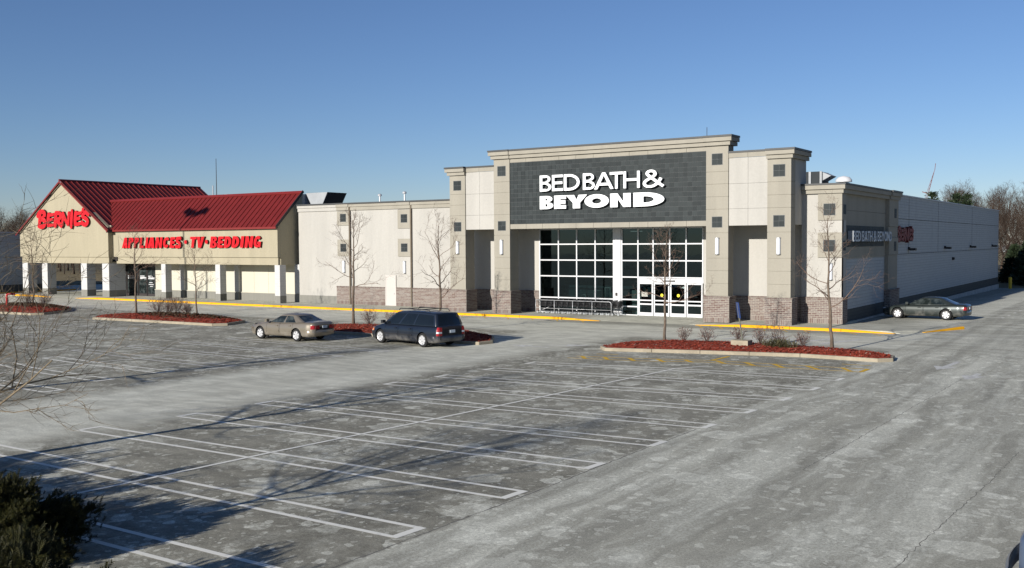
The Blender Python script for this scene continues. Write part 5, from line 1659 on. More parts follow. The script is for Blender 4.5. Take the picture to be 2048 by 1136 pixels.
    for end in (1, -1):
        mb = MB(); z0, z1 = spec['bump']
        pr = []
        for i in range(15):
            u = i / 14
            y = -1 + 2 * u
            pr.append(y)
        kk = len(mb.v)
        we = interp(hw, end * hl * .97)
        outl = [(end * hl * .86, -interp(hw, end * hl * .86))] + [(end * (hl + .05 + spec.get('bumpout', 0) - .10 * y * y), y * we * (.97 + .5 * spec.get('bumpout', 0))) for y in pr] + [(end * hl * .86, interp(hw, end * hl * .86))]
        for (x, y) in outl:
            for z, o in ((z0, -.03), (z0 + .05, .012), (z1 - .03, .016), (z1, -.02)):
                s_ = 1 + o / max(.1, abs(y)) if abs(y) > .3 else 1
                mb.v.append((x + end * o * (.9 if abs(y) < we else 0), y * s_, z))
        m = len(outl)
        for i in range(m - 1):
            for k in range(3): mb.f.append((kk + i * 4 + k, kk + i * 4 + 4 + k, kk + i * 4 + 5 + k, kk + i * 4 + 1 + k)); mb.mi.append(0)
        part('bumper', mb, spec.get('bumpmat', paint), smooth=True)
    mb = MB(); mb.box(-hl - .055, -hl - .03, -.16, .16, *spec['platez']) if spec['platez'][0] > spec['bump'][1] - .1 else mb.box(-hl - .09, -hl - .055, -.16, .16, *spec['platez'])
    part('number_plate', mb, M['plate'])
    mb = MB(); mb.box(hl - .02, hl + .03, -.36, .36, spec['bump'][1] + .02, spec['bump'][1] + .13)
    part('grille', mb, M['black'])
    root.location = loc
    root.rotation_euler = (0, 0, heading)
    return root

SF4 = [0, .02, .05, .16, .30, .42, .455, .495, .53, .62, .72, .79, .815, .85, .92, .98, 1.0]
SEDAN = dict(L=4.95, W=1.78, wb=2.80, H=1.41, fx=1.50, wr=.325, tw=.20, spokes=6,
    top=[(-1, .86), (-.975, .965), (-.93, .995), (-.70, 1.0), (-.40, .965), (.0, .93), (.36, .925), (.44, .915), (.70, .83), (.90, .70), (.97, .60), (1.0, .52)],
    bot=[(-1, .42), (-.96, .32), (-.85, .24), (.85, .20), (.96, .24), (1, .32)],
    hw=[(-1, .62), (-.985, .72), (-.94, .80), (-.80, .865), (-.4, .89), (.4, .89), (.75, .875), (.90, .80), (.97, .68), (1, .52)],
    doors=[(-.02, 1.00), (-1.02, -.06)],
    green=dict(f0=1.12, f1=.20, r0=-1.92, r1=-1.12, w0=.80, w1=.585, xc=-.48, sf=SF4, win=[(.05, .455), (.495, .79)]),
    head=[('headlight', 'clearlamp', .93, .995, .56, .68)], tail=[('tail_light', 'redlamp', .93, .998, .66, .85)], bump=(.32, .62), platez=(.70, .83), mould=None)
SEDAN['mould'] = M['gold']
car(SEDAN, (-38.85, 37.30, 0), R(177.6), 'champagne coloured sedan parked left of the middle bed', 'car', M['gold'])
VAN = dict(L=5.40, W=1.86, wb=3.28, H=1.74, fx=1.72, wr=.345, tw=.21, spokes=7,
    top=[(-1, 1.00), (-.975, 1.06), (-.6, 1.05), (.2, 1.03), (.50, 1.02), (.62, .985), (.80, .87), (.93, .74), (.98, .64), (1, .55)],
    bot=[(-1, .36), (-.96, .28), (-.8, .22), (.85, .20), (.96, .24), (1, .32)],
    hw=[(-1, .78), (-.985, .86), (-.93, .91), (-.7, .93), (.5, .93), (.78, .91), (.91, .82), (.97, .70), (1, .55)],
    doors=[(.30, 1.30), (-.82, .24)],
    green=dict(f0=1.62, f1=.62, r0=-2.62, r1=-2.42, w0=.855, w1=.70, xc=-.9, rb=.02, van=True, rack=True, sf=[0, .015, .05, .14, .24, .29, .32, .36, .46, .54, .58, .60, .66, .76, .86, .92, .96, .985, 1.0], win=[(.05, .29), (.32, .58), (.60, .96)]),
    head=[('headlight', 'clearlamp', .90, .985, .60, .74), ('indicator', 'amber', .84, .90, .62, .72)], tail=[('tail_light', 'redlamp', .955, .998, .80, 1.0), ('reversing_light', 'clearlamp', .955, .997, .71, .79), ('brake_light', 'redlamp', .955, .998, .60, .70)], bump=(.32, .60), platez=(.72, .86), lampin=.14, mould=None, blackmirror=True)
VAN['mould'] = M['black']; VAN['glass'] = 'privacyglass'
car(VAN, (-31.50, 38.62, 0), R(169.0), 'dark navy minivan with a roof rack parked in front of the middle bed', 'van', M['navy'], name='parked_van')
DARK = dict(SEDAN); DARK.update(L=5.15, W=1.84, wb=2.95, H=1.45, fx=1.55, wr=.345, tw=.22, spokes=6, doors=[(.0, 1.06), (-1.06, -.05)],
    green=dict(f0=1.22, f1=.22, r0=-2.10, r1=-1.18, w0=.80, w1=.58, xc=-.5, sf=SF4, win=[(.05, .455), (.495, .815)]), mould=M['graphite'])
car(DARK, (-13.22, 67.78, gz(0, 67.8)), R(175.6), 'graphite sedan parked nose to the side wall', 'car', M['graphite'])
BLUE = dict(VAN); BLUE['green'] = dict(VAN['green']); BLUE['green']['rack'] = False
BLUE.update(tail=[('tail_light', 'redlamp', .90, .95, .72, .95)], lampin=0.001, bumpout=.17, bump=(.36, .60), mould=M['bluegrey'], blackmirror=False)
car(BLUE, (1.05, 15.45, 0), R(-2), 'blue grey car just entering at the lower right edge', 'car', M['bluegrey'])

# ================================================================= CARTS
def cart_parts():
    out = []
    # basket: open wire tub (x: front is -x)
    mb = MB()
    fb, bb = -.42, .42
    y0, y1 = .19, .27
    def wire(a, b, r=.012): mb.tube([a, b], r, 4, cap=False)
    def ringz(t): # 0 bottom 1 top
        z = .52 + .40 * t; xf = -.30 - .14 * t; xb = .34 + .06 * t; y = y0 + (y1 - y0) * t
        return xf, xb, y, z
    for t in (0, .25, .5, .75, 1):
        xf, xb, y, z = ringz(t); r = .020 if t in (0, 1) else .012
        for a, b in (((xf, -y * .85, z), (xf, y * .85, z)), ((xf, y * .85, z), (xb, y, z)), ((xb, y, z), (xb, -y, z)), ((xb, -y, z), (xf, -y * .85, z))): wire(a, b, r)
    for k in range(11):
        u = k / 10
        for s_ in (1, -1):
            a, b = ringz(0), ringz(1)
            wire((a[0] + (a[1] - a[0]) * u, s_ * a[2], a[3]), (b[0] + (b[1] - b[0]) * u, s_ * b[2], b[3]))
        a = ringz(0)
        wire((a[0] + (a[1] - a[0]) * u, -a[2], a[3]), (a[0] + (a[1] - a[0]) * u, a[2], a[3]))
    out.append(('basket', mb.mesh('basket', M['black'])))
    mb = MB()
    a, b = ringz(0), ringz(1)
    mb.add([(a[0], -a[2] * .9, a[3] + .01), (a[1], -a[2], a[3] + .01), (a[1], a[2], a[3] + .01), (a[0], a[2] * .9, a[3] + .01)], [(0, 1, 2, 3)])
    mb.add([(b[1] - .02, -.25, .60), (b[1] - .02, .25, .60), (b[1] + .05, .26, .97), (b[1] + .05, -.26, .97)], [(0, 1, 2, 3)])
    for s_ in (1, -1):
        mb.add([(a[1] + .005, s_ * .22, .54), (b[1] - .3, s_ * .262, .90), (b[1], s_ * .272, .92)], [(0, 1, 2)])
    out.append(('child_seat_flap', mb.mesh('child_seat_flap', M['black'])))
    mb = MB()
    for s_ in (1, -1):
        mb.tube([(-.46, s_ * .20, .16), (.36, s_ * .25, .18), (.30, s_ * .26, .50), (.42, s_ * .27, .98)], .014, 5)
        mb.tube([(-.10, s_ * .21, .165), (.28, s_ * .235, .515)], .011, 5)
    mb.tube([(.36, -.25, .18), (.36, .25, .18)], .012, 5); mb.tube([(-.46, -.2, .16), (-.46, .2, .16)], .012, 5)
    out.append(('frame', mb.mesh('frame', M['darklouvre'])))
    mb = MB(); mb.tube([(.46, -.28, 1.0), (.46, .28, 1.0)], .02, 6)
    for s_ in (1, -1): mb.box(.40, .47, s_ * .26 - .015, s_ * .26 + .015, .95, 1.0)
    out.append(('handle', mb.mesh('handle', M['black'])))
    for (x, y) in ((-.42, .19), (-.42, -.19), (.33, .25), (.33, -.25)):
        mb = MB(); mb.lathe([(.001, -.017), (.062, -.017), (.065, 0), (.062, .017), (.001, .017)], (x, y, .065), 'Y', 10)
        mb.box(x - .012, x + .012, y - .026, y - .018, .05, .16); mb.box(x - .012, x + .012, y + .018, y + .026, .05, .16)
        out.append(('wheel', mb.mesh('wheel', M['rtu'])))
    return out
cart0 = bpy.data.objects.new('shopping_cart', None); COL.objects.link(cart0)
for nm, me in cart_parts(): obj(nm, me, cart0)
NC = 14
ORD = ['first', 'second', 'third', 'fourth', 'fifth', 'sixth', 'seventh', 'eighth', 'ninth', 'tenth', 'eleventh', 'twelfth', 'thirteenth', 'fourteenth']
for i in range(NC):
    c = cart0 if i == 0 else copy_tree(cart0)
    x = -36.55 + i * .43
    c.location = (x, 58.92 + random.uniform(-.015, .015), WALK_Z)
    c.rotation_euler = (0, 0, random.uniform(-.02, .02))
    lab = 'dark wire shopping cart nested in the row behind the white rail'
    lab = f'dark wire shopping cart in the nested row, {ORD[i]} from its left end'
    if i == 0: lab = 'dark wire shopping cart at the left end of the nested row'
    if i == NC - 1: lab = 'dark wire shopping cart at the right end of the nested row, clear of the rail'
    tag(c, lab, 'shopping cart', 'nested shopping carts by the entrance')
rail = Thing('cart_rail', (-33.8, 58.3, WALK_Z), 'white tubular guard rail in front of the nested shopping carts', 'rail')
ry = 58.3
mb = MB()
mb.tube([(-36.85, ry, 1.06), (-31.12, ry, 1.06), (-31.02, ry, 1.03), (-30.96, ry, .95), (-30.95, ry, WALK_Z)], .022, 8); rail.part('top_rail', mb, M['galv'], smooth=True)
mb = MB(); mb.tube([(-36.85, ry, .50), (-30.95, ry, .50)], .016, 8); rail.part('mid_rail', mb, M['galv'], smooth=True)
for x in (-36.85, -35.35, -33.9, -32.4):
    mb = MB(); mb.tube([(x, ry, WALK_Z), (x, ry, 1.05)], .02, 8); rail.part('post', mb, M['galv'], smooth=True)
mb = MB(); mb.box(-36.6, -36.52, 59.25, 59.33, WALK_Z, .25); mb.tube([(-36.75, 58.75, .3), (-36.2, 59.1, .55)], .02, 5)
rail.part('wall_stop', mb, M['white'])

# ================================================================= SIGN POST, PIPE, BOLLARD, LIGHT POLE, CRANE
sp_ = Thing('road_sign', (-16.4, 43.4, .3), 'blue road sign seen edge on, on a leaning post in a concrete foot', 'sign')
hz = .36
mb = MB(); mb.prism([(-16.78, 43.15), (-15.98, 43.15), (-15.98, 43.75), (-16.78, 43.75)], 2, .22, .52); sp_.part('concrete_foot', mb, M['kerbstone'])
mb = MB(); mb.tube([(-16.33, 43.4, .5), (-16.55, 43.35, 2.2)], .035, 6); sp_.part('post', mb, M['post'])
mb = MB()
c = Vector((-16.50, 43.33, 1.88)); ax = Vector((-.13, -.03, 1)).normalized(); fa = Vector((-.58, .81, 0)).normalized()
q = [c + fa * .22 * s_ + ax * .36 * t for s_, t in ((-1, -1), (1, -1), (1, 1), (-1, 1))]
nn = ax.cross(fa).normalized() * .012
mb.add([p - nn for p in q] + [p + nn for p in q], [(0, 1, 2, 3), (7, 6, 5, 4), (0, 4, 5, 1), (1, 5, 6, 2), (2, 6, 7, 3), (3, 7, 4, 0)]); sp_.part('sign_plate', mb, M['bluesign'])
rp = Thing('standpipe', (-75.7, 42.7, .2), 'red painted bent pipe standing in the left bed', 'pipe')
mb = MB(); mb.tube([(-75.7, 42.7, .1), (-75.7, 42.7, 1.15), (-75.66, 42.72, 1.24), (-75.5, 42.8, 1.28), (-75.1, 43.0, 1.26)], .085, 8); rp.part('pipe', mb, M['redpipe'], smooth=True)
mb = MB(); mb.lathe([(.13, 0), (.13, .09)], (-75.7, 42.7, .28), 'Z', 10); mb.lathe([(.12, 0), (.12, .08)], (-75.7, 42.7, .95), 'Z', 10); rp.part('collar', mb, M['redpipe'])
bz = gz(0, 122)
bp = Thing('bollard', (-15.2, 122.6, bz), 'yellow bollard beyond the far corner of the side wall', 'bollard')
mb = MB(); mb.lathe([(.17, 0), (.17, 1.2), (.13, 1.27), (.01, 1.3)], (-15.2, 122.6, bz), 'Z', 12); bp.part('tube', mb, M['yellowpost'], smooth=True)
def light_pole(x, y, h, lab):
    t = Thing('light_pole', (x, y, 0), lab, 'light pole')
    mb = MB(); mb.lathe([(.32, 0), (.32, .75), (.28, .8)], (x, y, 0), 'Z', 14); t.part('concrete_base', mb, M['kerbstone'])
    mb = MB(); mb.tube([(x, y, .8), (x, y, h)], [.12, .08], 8); t.part('pole', mb, M['darktrim'])
    for s_ in (1, -1):
        mb = MB(); mb.tube([(x, y, h - .1), (x + s_ * .5, y, h)], .04, 6); a = t.part('arm', mb, M['darktrim'])
        for k, (dx, dz, tilt) in enumerate(((.55, .0, .5), (1.15, .25, -.35))):
            mb = MB(); cx, cz = x + s_ * dx, h + dz
            c_, q_ = math.cos(tilt), math.sin(tilt)
            mb.prism([(cx + c_ * u - q_ * v, cz + q_ * u + c_ * v) for u, v in ((-.55, -.24), (.55, -.24), (.42, .26), (-.42, .26))], 1, y - .4, y + .4)
            t.part('lamp_head', mb, M['darktrim'], a)
light_pole(-76.6, 31.0, 16.6, 'tall parking lot light pole with two lamp heads, out in the left of the lot')
cr = Thing('crane', (-78.5, 400, 0), 'thin red and white lattice crane jib far behind the side wall', 'crane')
mb = MB()
a = Vector((-81.5, 400, 10)); b_ = Vector((-75.6, 400, 31.6)); d = (b_ - a)
for ox, oy in ((-.55, -.3), (.55, -.3), (0, .5)):
    mb.tube([a + Vector((ox, oy, 0)), a.lerp(b_, .6) + Vector((ox * .7, oy, 0)), b_], .07, 4)
for i in range(14):
    p, q = a.lerp(b_, i / 14), a.lerp(b_, (i + 1) / 14); w = .55 * (1 - i / 16)
    mb.tube([p + Vector((-w, 0, 0)), q + Vector((w, 0, 0))], .05, 4)
cr.part('jib', mb, M['cranered'])
mb = MB(); mb.tube([a.lerp(b_, .58) + Vector((-1.9, 0, .8)), a.lerp(b_, .58) + Vector((.9, 0, -.2))], .2, 4); mb.tube([b_ + Vector((0, 0, 0)), b_ + Vector((.25, 0, 2.2))], .12, 4); mb.tube([(-84, 400, 0), a], .3, 4)
cr.part('head', mb, M['cranered'])
# ================================================================= BARE TREES
def grow(mb, rng, p, d, length, r, depth, maxd, spread, wig, n=4, up=.15, ratio=.62, kids=(3, 5), tip=.35, zmin=None):
    """one branch and its twigs"""
    segs = max(3, int(5 - depth)) if depth < maxd else 3
    pts = [Vector(p)]; rad = [r]; d = Vector(d).normalized()
    dirs = [d.copy()]
    for i in range(segs):
        d = (d + Vector((rng.gauss(0, wig), rng.gauss(0, wig), rng.gauss(0, wig) + up))).normalized()
        pts.append(pts[-1] + d * (length / segs)); rad.append(r * (1 - (1 - tip) * (i + 1) / segs)); dirs.append(d.copy())
    mb.tube(pts, rad, n if depth < maxd - 0 else 3, cap=False)
    if depth >= maxd: return
    nk = rng.randint(*kids)
    for k in range(nk):
        t = .25 + .75 * (k + rng.random() * .7) / nk
        i = min(segs - 1, int(t * segs)); f = t * segs - i
        if i >= segs: i, f = segs - 1, 1
        q = pts[i].lerp(pts[i + 1], min(1, f))
        ax = dirs[i].orthogonal().normalized()
        ax = Matrix.Rotation(rng.uniform(0, 2 * PI), 3, dirs[i]) @ ax
        a = rng.uniform(spread * .6, spread * 1.25)
        nd = (dirs[i] * math.cos(a) + ax * math.sin(a))
        grow(mb, rng, q, nd, length * ratio * rng.uniform(.6, 1.15), max(.004, rad[i] * .55), depth + 1, maxd, spread, wig * 1.15, n, up, ratio, kids, tip)

def bare_tree(name, x, y, z0, h, lab, seed, group=None, trunk_r=.075, crown_w=1.9, first=.34, maxd=3, nb=14, mats=('bark', 'twig'), lean=.0, low=16, kids=(3, 5), wig=.17):
    rng = random.Random(seed)
    t = Thing(name, (x, y, z0), lab, 'tree', group)
    tr = MB(); pts, rad = [], []
    n = 12
    ox = oy = 0.0
    for i in range(n + 1):
        f = i / n
        ox += rng.gauss(0, .025) + lean / n; oy += rng.gauss(0, .025)
        pts.append(Vector((x + ox * (f > .1), y + oy * (f > .1), z0 - .05 + (h * .93 + .05) * f)))
        rad.append(trunk_r * (1.25 if i == 0 else 1) * (1 - .82 * f ** 1.1))
    tr.tube(pts, rad, 8)
    t.part('trunk', tr, M[mats[0]], smooth=True, fix=False)
    cb = MB()
    for k in range(nb):
        f = first + (1 - first) * (k + rng.random() * .6) / nb
        f = min(f, .985)
        i = min(n - 1, int(f * n)); q = pts[i].lerp(pts[i + 1], f * n - i)
        az = k * 2.4 + rng.uniform(-.7, .7)
        u = (f - first) / (1 - first)
        elev = R(low + (66 - low) * u ** 1.2 + rng.uniform(-12, 12))
        d = Vector((math.cos(az) * math.cos(elev), math.sin(az) * math.cos(elev), math.sin(elev)))
        L = crown_w * (1.12 - .66 * u) * rng.uniform(.5, 1.25)
        grow(cb, rng, q, d, L, max(.010, rad[i] * .48), 0, maxd, .70, wig, 4, .06, .56, kids, .3)
    t.part('crown', cb, M[mats[1]], fix=False)
    return t
zE = lambda x, y: mound(E_BED, (x, y), .25)
zW = lambda x, y: mound(W_BED, (x, y), .25)
zM = lambda x, y: mound(M_BED, (x, y), .25)
zF = lambda x, y: mound(FW_BED, (x, y), .3)
GT = 'young bare trees in the planting beds'
bare_tree('bare_tree', -20.75, 44.6, zE(-20.75, 44.6), 5.75, 'bare young tree in front of the sliding doors, left one of the right bed', 21, GT, .075, 1.7)
bare_tree('bare_tree', -12.75, 45.0, zE(-12.75, 45.0), 6.3, 'bare young tree at the right end of the right bed', 33, GT, .08, 1.85, .30)
bare_tree('bare_tree', -40.65, 44.0, zM(-40.65, 44.0), 6.65, 'bare young tree between the sedan and the minivan', 44, GT, .085, 2.1, .36)
bare_tree('bare_tree', -34.6, 44.5, zM(-34.6, 44.5), 6.2, 'bare young tree rising behind the minivan', 57, GT, .08, 2.1, .28)
bare_tree('bare_tree', -60.4, 43.3, zW(-60.4, 43.3), 5.9, 'bare young tree left of the brown bushes in the bed before the red letters', 61, GT, .08, 1.9, .36)
bare_tree('bare_tree', -54.7, 43.9, zW(-54.7, 43.9), 4.6, 'short bare young tree right of the brown bushes in the bed', 73, GT, .06, 2.1, .36)
bare_tree('bare_tree', -76.0, 45.0, zF(-76.0, 45.0), 5.9, 'bare young tree before the gable at the far left bed', 85, GT, .07, 1.9, .36)

# trees just left of the picture whose branches or shadows reach in
def near_tree(x, y, h, lab, seed, crown_w, trunk_r=.13, first=.42, nb=17, kids=(4, 6)):
    return bare_tree('bare_tree', x, y, 0, h, lab, seed, 'larger bare trees at the left of the lot', trunk_r, crown_w, first, 3, nb, ('fgbark', 'fgbark'), 0, 8, kids, .14)
near_tree(-15.7, 6.9, 4.05, 'large bare tree at the left edge whose pale branches reach into the picture', 104, 2.8, .10, .50, 24)
near_tree(-23.4, 8.4, 7.4, 'bare tree out on the left that throws the middle long shadow', 117, 2.6, .17)
near_tree(-34.3, 14.0, 7.6, 'bare tree far out on the left that throws the upper long shadow', 129, 2.6, .18)

# ================================================================= SHRUBS
def shrub(x, y, z, h, w, lab, seed, group, n=26, leaves=120, name='shrub'):
    rng = random.Random(seed)
    t = Thing(name, (x, y, z), lab, 'shrub', group)
    mb = MB(); tips = []
    for i in range(n):
        az = rng.uniform(0, 2 * PI); el = rng.uniform(R(42), R(86))
        d = Vector((math.cos(az) * math.cos(el), math.sin(az) * math.cos(el), math.sin(el)))
        p = Vector((x + rng.uniform(-.1, .1) * w, y + rng.uniform(-.1, .1) * w, z - .02))
        L = h * rng.uniform(.65, 1.05)
        grow(mb, rng, p, d, L, .012, 0, 2, .6, .14, 3, .03, .45, (3, 5), .35)
    t.part('branches', mb, M['shrubtwig'], fix=False)
    lf = MB()
    for _ in range(leaves):
        az = rng.uniform(0, 2 * PI); r_ = rng.random() ** .5 * w / 2; zz = z + h * rng.uniform(.3, 1.02)
        c = Vector((x + r_ * math.cos(az), y + r_ * math.sin(az), zz))
        u = Vector((rng.gauss(0, 1), rng.gauss(0, 1), rng.gauss(0, 1))).normalized() * rng.uniform(.02, .045); v = u.orthogonal().normalized() * rng.uniform(.012, .03)
        lf.add([c - u, c + v, c + u, c - v], [(0, 1, 2, 3)])
    t.part('leaves', lf, M['dryleaf'], fix=False)
GS = 'dry shrubs in the right bed'
for i, (x, y, h, w, lab) in enumerate(((-19.55, 44.2, .62, .8, 'low dry shrub in the right bed, next right of its left tree'), (-18.25, 44.0, .62, .8, 'low dry shrub in the right bed, left of the road sign post'),
        (-17.0, 44.6, .75, .7, 'taller dry shrub in the right bed, just behind the road sign foot'), (-15.75, 44.1, .72, .8, 'dry shrub in the right bed, between sign and strap leaved clump'),
        (-15.2, 45.0, .9, .6, 'tallest dry shrub in the right bed, behind the strap leaved clump'), (-13.85, 44.3, .66, .6, 'dry shrub in the right bed, next left of its right tree'))):
    shrub(x, y, zE(x, y), h, w, lab, 200 + i, GS, 16, 110)
GM = 'dry shrubs in the middle bed'
shrub(-39.6, 44.3, zM(-39.6, 44.3), .95, .9, 'pale dry shrub left of the minivan', 220, GM, 22, 170)
shrub(-37.9, 44.2, zM(-37.9, 44.2), .75, .8, 'pale dry shrub just behind the nose of the minivan', 221, GM, 20, 150)
GB = 'brown bushes in the left beds'
for i, (x, y, h, w, lab) in enumerate(((-59.0, 44.0, 1.05, 1.4, 'brown bush in the bed before the red letters, leftmost of the clump'), (-57.9, 44.1, 1.1, 1.4, 'brown bush in the bed before the red letters, second from the left'), (-56.8, 44.0, 1.1, 1.3, 'brown bush in the bed before the red letters, right end of the clump'),
        (-55.75, 44.0, .85, .8, 'small brown bush beside the short bare tree'), (-74.4, 43.6, 1.1, 1.4, 'brown bush next to the red pipe'), (-72.8, 44.0, 1.0, 1.3, 'brown bush right of the red pipe, before the gable tree'))):
    z = zW(x, y) if x > -65 else zF(x, y)
    shrub(x, y, z, h, w, lab, 240 + i, GB, 30, 220)
# strap leaved clump
cl_ = Thing('daylily_clump', (-14.7, 43.6, zE(-14.7, 43.6)), 'low dark strap leaved clump in the right bed', 'plant')
mb = MB(); rng = random.Random(9)
for i in range(330):
    az = rng.uniform(0, 2 * PI); r0 = rng.uniform(0, .75) * 1.0
    bx, by = -14.7 + math.cos(az) * r0 * 1.15, 43.6 + math.sin(az) * r0 * .45
    a2 = rng.uniform(0, 2 * PI); L = rng.uniform(.25, .55); hh = rng.uniform(.12, .34)
    d = Vector((math.cos(a2), math.sin(a2), 0)); w = Vector((-d.y, d.x, 0)) * .012
    z = zE(bx, by); p = Vector((bx, by, z)); q = p + d * L * .5 + Vector((0, 0, hh)); e = p + d * L + Vector((0, 0, hh * .55))
    mb.add([p - w, p + w, q + w, q - w, e], [(0, 1, 2, 3), (3, 2, 4)])
cl_.part('leaves', mb, M['strap'], fix=False)

# ================================================================= YEWS IN THE FOREGROUND
def yew(x, y, rx, ry, h, lab, seed, n=5200, size=1.0):
    rng = np.random.default_rng(seed)
    t = Thing('yew_bush', (x, y, 0), lab, 'bush', 'dark yew bushes at the lower left')
    core = MB(); prng = random.Random(seed)
    for i in range(16):
        az = prng.uniform(0, 2 * PI); e = prng.uniform(R(40), R(85))
        d = Vector((math.cos(az) * math.cos(e) * rx, math.sin(az) * math.cos(e) * ry, math.sin(e) * h))
        core.tube([(x, y, 0), Vector((x, y, 0)) + d * .5, Vector((x, y, 0)) + d * .86], [.05, .03, .01], 5)
    t.part('branches', core, M['bark'])
    # lobes give the bush an uneven outline of spiky plumes
    lob = []
    for i in range(60):
        a = rng.uniform(0, 2 * PI); e = np.arcsin(rng.uniform(.05, 1.0))
        lob.append((np.cos(a) * np.cos(e), np.sin(a) * np.cos(e), np.sin(e), rng.uniform(.72, 1.08)))
    V, F = [], []
    per = n // 60
    for lx, ly, lz, lr in lob:
        base = np.array([x + lx * rx * lr * .62, y + ly * ry * lr * .62, lz * h * lr * .62])
        axis = np.array([lx * rx, ly * ry, lz * h + .25]); axis /= np.linalg.norm(axis)
        for k in range(per):
            s = rng.random() ** .7
            plume = .50 * (rx + h) / 2
            c = base + axis * s * plume * lr + rng.normal(0, .20 * (1.15 - s * .8), 3) * np.array([1, 1, .8]) * (rx / 1.6)
            if c[2] < .03: c[2] = rng.uniform(.03, .3)
            d = axis + rng.normal(0, .55, 3) + np.array([0, 0, .25]); d /= np.linalg.norm(d)
            L = rng.uniform(.07, .16) * size
            side = np.cross(d, rng.normal(0, 1, 3)); side /= np.linalg.norm(side)
            up2 = np.cross(d, side)
            for sd in (side, up2):      # a sprig: needles in two flat rows
                for q in range(4):
                    o = c + d * L * q / 4
                    for sg_ in (1, -1):
                        tip = o + (sd * sg_ * .8 + d * .9) * L * .42
                        w = d * L * .10
                        b = len(V); V += [o - w, o + w, tip]; F.append((b, b + 1, b + 2))
    mb = MB(); mb.v = [tuple(v) for v in V]; mb.f = F; mb.mi = [0] * len(F)
    t.part('foliage', mb, M['yew'], fix=False)
yew(-15.9, 8.5, 1.75, 1.4, 1.12, 'dark yew bush filling the lower left corner', 301, 13000, .8)
yew(-19.0, 8.8, 1.9, 1.5, 1.2, 'dark yew bush at the left edge, behind the corner yew', 302, 7000, .85)
yew(-22.0, 8.9, 1.9, 1.5, 1.2, 'dark yew bush left of the picture edge', 303, 2400, 1.5)
yew(-12.2, 6.7, 1.5, 1.3, 1.12, 'dark yew bush at the bottom edge whose shadow falls across the stall', 304, 6000, .9)

# ================================================================= FAR WOOD, CONIFERS
def wood_mesh(seed, h, w, nb=24):
    rng = random.Random(seed); mb = MB()
    pts = [Vector((rng.gauss(0, .05) * i, rng.gauss(0, .05) * i, h * .9 * i / 8)) for i in range(9)]
    tr = MB(); tr.tube(pts, [.19 * (1 - .85 * i / 8) for i in range(9)], 6)
    for k in range(nb):
        f = .22 + .76 * (k + rng.random()) / nb; f = min(f, .98)
        i = min(7, int(f * 8)); q = pts[i].lerp(pts[i + 1], f * 8 - i)
        az = k * 2.4 + rng.random(); el = R(30 + 35 * f)
        d = Vector((math.cos(az) * math.cos(el), math.sin(az) * math.cos(el), math.sin(el)))
        grow(mb, rng, q, d, w * (1.05 - .6 * f), .055 * (1.1 - f * .7), 0, 3, .62, .13, 3, .14, .56, (5, 7), .5)
    return tr.mesh('trunk', M['farbark'], True, fix=False), mb.mesh('crown', M['farbark'], False, fix=False)
woods = [wood_mesh(401 + i, 12.0, 4.2) for i in range(4)]
trng = random.Random(77)
def wood_tree(i, x, y, s, lab, group, w=1.0):
    t = bpy.data.objects.new('wood_tree', None); COL.objects.link(t)
    tag(t, lab, 'tree', group)
    t.location = (x, y, gz(x, y)); t.rotation_euler = (0, 0, trng.uniform(0, 6.28)); t.scale = (s * w, s * w, s)
    a, b = woods[i % 4]
    obj('trunk', a, t); obj('crown', b, t)
GR = 'bare brown trees of the wood beyond the far corner'
LR = 'bare brown tree of the wood beyond the far corner of the side wall'
i = 0
for row, (y, n, x0, x1, s0) in enumerate(((146, 9, -23, 6, .82), (158, 11, -27, 6, .92), (172, 12, -31, 6, 1.0), (186, 12, -34, 6, 1.06), (202, 12, -38, 6, 1.14))):
    for k in range(n):
        wood_tree(i, x0 + (x1 - x0) * (k + trng.uniform(.1, .9)) / n, y + trng.uniform(-6, 6), s0 * trng.uniform(.88, 1.1), LR, GR, 1.15); i += 1
GL = 'bare brown trees of the wood behind the left building'
LL = 'bare brown tree of the wood behind the white building at the left edge'
for row, (y, n, x0, x1, s0) in enumerate(((104, 9, -200, -160, .82), (118, 10, -226, -180, .95), (134, 10, -256, -206, 1.06))):
    for k in range(n):
        wood_tree(i, x0 + (x1 - x0) * (k + trng.uniform(.1, .9)) / n, y + trng.uniform(-5, 5), s0 * trng.uniform(.85, 1.1), LL, GL, 1.15); i += 1
for k in range(7):
    wood_tree(i, -166 + 4.6 * k + trng.uniform(-1.5, 1.5), 100 + trng.uniform(-4, 6), .5 * trng.uniform(.9, 1.1), 'low bare brown tree seen through the arcade behind the gable shop', 'low trees seen through the arcade', 1.3); i += 1

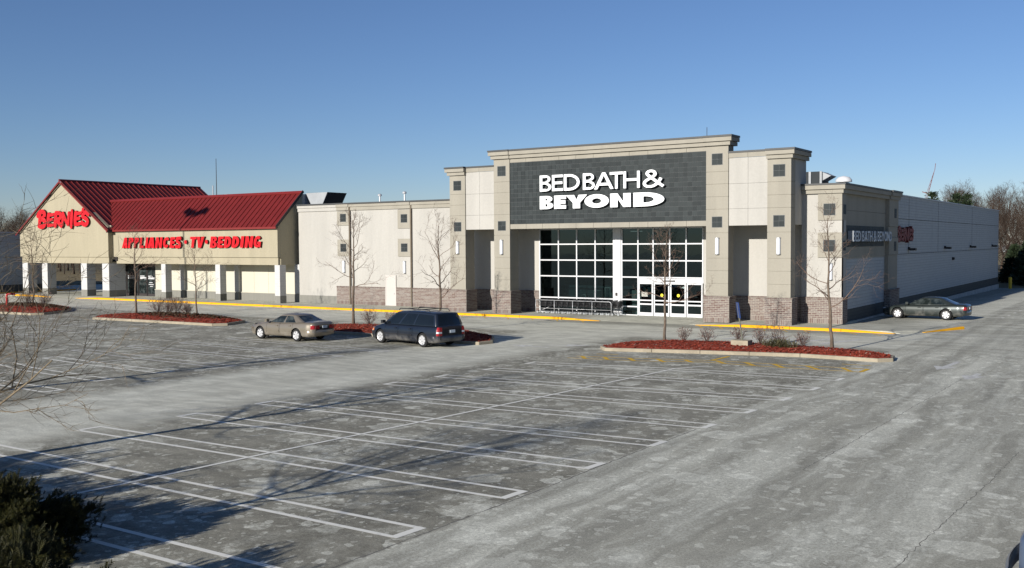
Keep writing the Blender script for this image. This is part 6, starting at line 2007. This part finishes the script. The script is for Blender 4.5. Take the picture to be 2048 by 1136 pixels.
def conifer(name, x, y, h, r, lab, seed, n=2600, group=None, shape='pine', z0=None):
    rng = np.random.default_rng(seed)
    z0 = gz(x, y) if z0 is None else z0
    t = Thing(name, (x, y, z0), lab, 'tree', group)
    mb = MB(); mb.tube([(x, y, z0 - .1), (x, y, z0 + h * .96)], [h * .02, .02], 6); t.part('trunk', mb, M['bark'])
    V, F = [], []
    if shape == 'pine':      # whorls of flat boughs with gaps between
        nw = 11; tiers = [(z0 + h * (.30 + .69 * k / (nw - 1)), r * (1.0 - .93 * (k / (nw - 1)) ** 1.1)) for k in range(nw)]
        for z, rr in tiers:
            nb = 6
            a0 = rng.uniform(0, 6.28)
            for b in range(nb):
                a = a0 + b * 6.28 / nb + rng.normal(0, .2); L = rr * rng.uniform(.65, 1.12)
                for k in range(int(n / (nw * nb))):
                    s = rng.random() ** .7
                    c = np.array([x + np.cos(a) * L * s, y + np.sin(a) * L * s, z + .12 * L * s + rng.normal(0, .16)]) + rng.normal(0, .26, 3) * [1, 1, .4]
                    d = np.array([np.cos(a), np.sin(a), .45]) + rng.normal(0, .5, 3); d /= np.linalg.norm(d)
                    sd = np.cross(d, rng.normal(0, 1, 3)); sd /= np.linalg.norm(sd)
                    l, w = rng.uniform(.22, .5), rng.uniform(.05, .10)
                    q = len(V); V += [c - sd * w, c + sd * w, c + d * l + sd * w * .4, c + d * l - sd * w * .4]; F.append((q, q + 1, q + 2, q + 3))
    else:                    # dense spire of overlapping sprays
        for k in range(n):
            f = rng.random() ** 1.25
            rr = r * (1 - f) ** .75 * (1 + .16 * np.sin(9 * f * 6.28 + 2))
            a = rng.uniform(0, 6.28); s = np.sqrt(rng.uniform(.35, 1)) * rng.uniform(.8, 1.1)
            c = np.array([x + np.cos(a) * rr * s, y + np.sin(a) * rr * s, z0 + .1 + h * f * .97])
            d = np.array([np.cos(a), np.sin(a), .55]) + rng.normal(0, .45, 3); d /= np.linalg.norm(d)
            sd = np.cross(d, rng.normal(0, 1, 3)); sd /= np.linalg.norm(sd)
            l, w = rng.uniform(.3, .62), rng.uniform(.07, .14)
            q = len(V); V += [c - sd * w, c + sd * w, c + d * l + sd * w * .4, c + d * l - sd * w * .4]; F.append((q, q + 1, q + 2, q + 3))
    mb = MB(); mb.v = [tuple(v) for v in V]; mb.f = F; mb.mi = [0] * len(F)
    t.part('crown', mb, M['pine'], fix=False)
GC = 'pines rising behind the side wall'
conifer('pine_tree', -28.6, 150, 11.9, 2.0, 'dark pine above the side wall, the left one of three', 501, 2400, GC)
conifer('pine_tree', -25.9, 152, 11.6, 1.9, 'dark pine above the side wall, the middle one of three', 502, 2400, GC)
conifer('pine_tree', -24.2, 150, 11.4, 2.3, 'dark pine above the side wall, the right one of three', 503, 2600, GC)
GE = 'dense evergreens beyond the far corner of the side wall'
conifer('evergreen_tree', -13.3, 132, 8.6, 2.7, 'dense dark evergreen at the right edge beyond the side wall', 510, 5200, GE, 'spire')
conifer('evergreen_tree', -9.6, 135, 8.6, 2.7, 'dense dark evergreen just outside the right edge', 511, 3800, GE, 'spire')
conifer('evergreen_tree', -15.0, 137, 5.2, 2.0, 'lower dark evergreen close to the far wall corner', 512, 3200, GE, 'spire')
conifer('evergreen_tree', -16.9, 140, 4.6, 1.7, 'small dark evergreen showing just past the wall corner', 513, 2600, GE, 'spire')
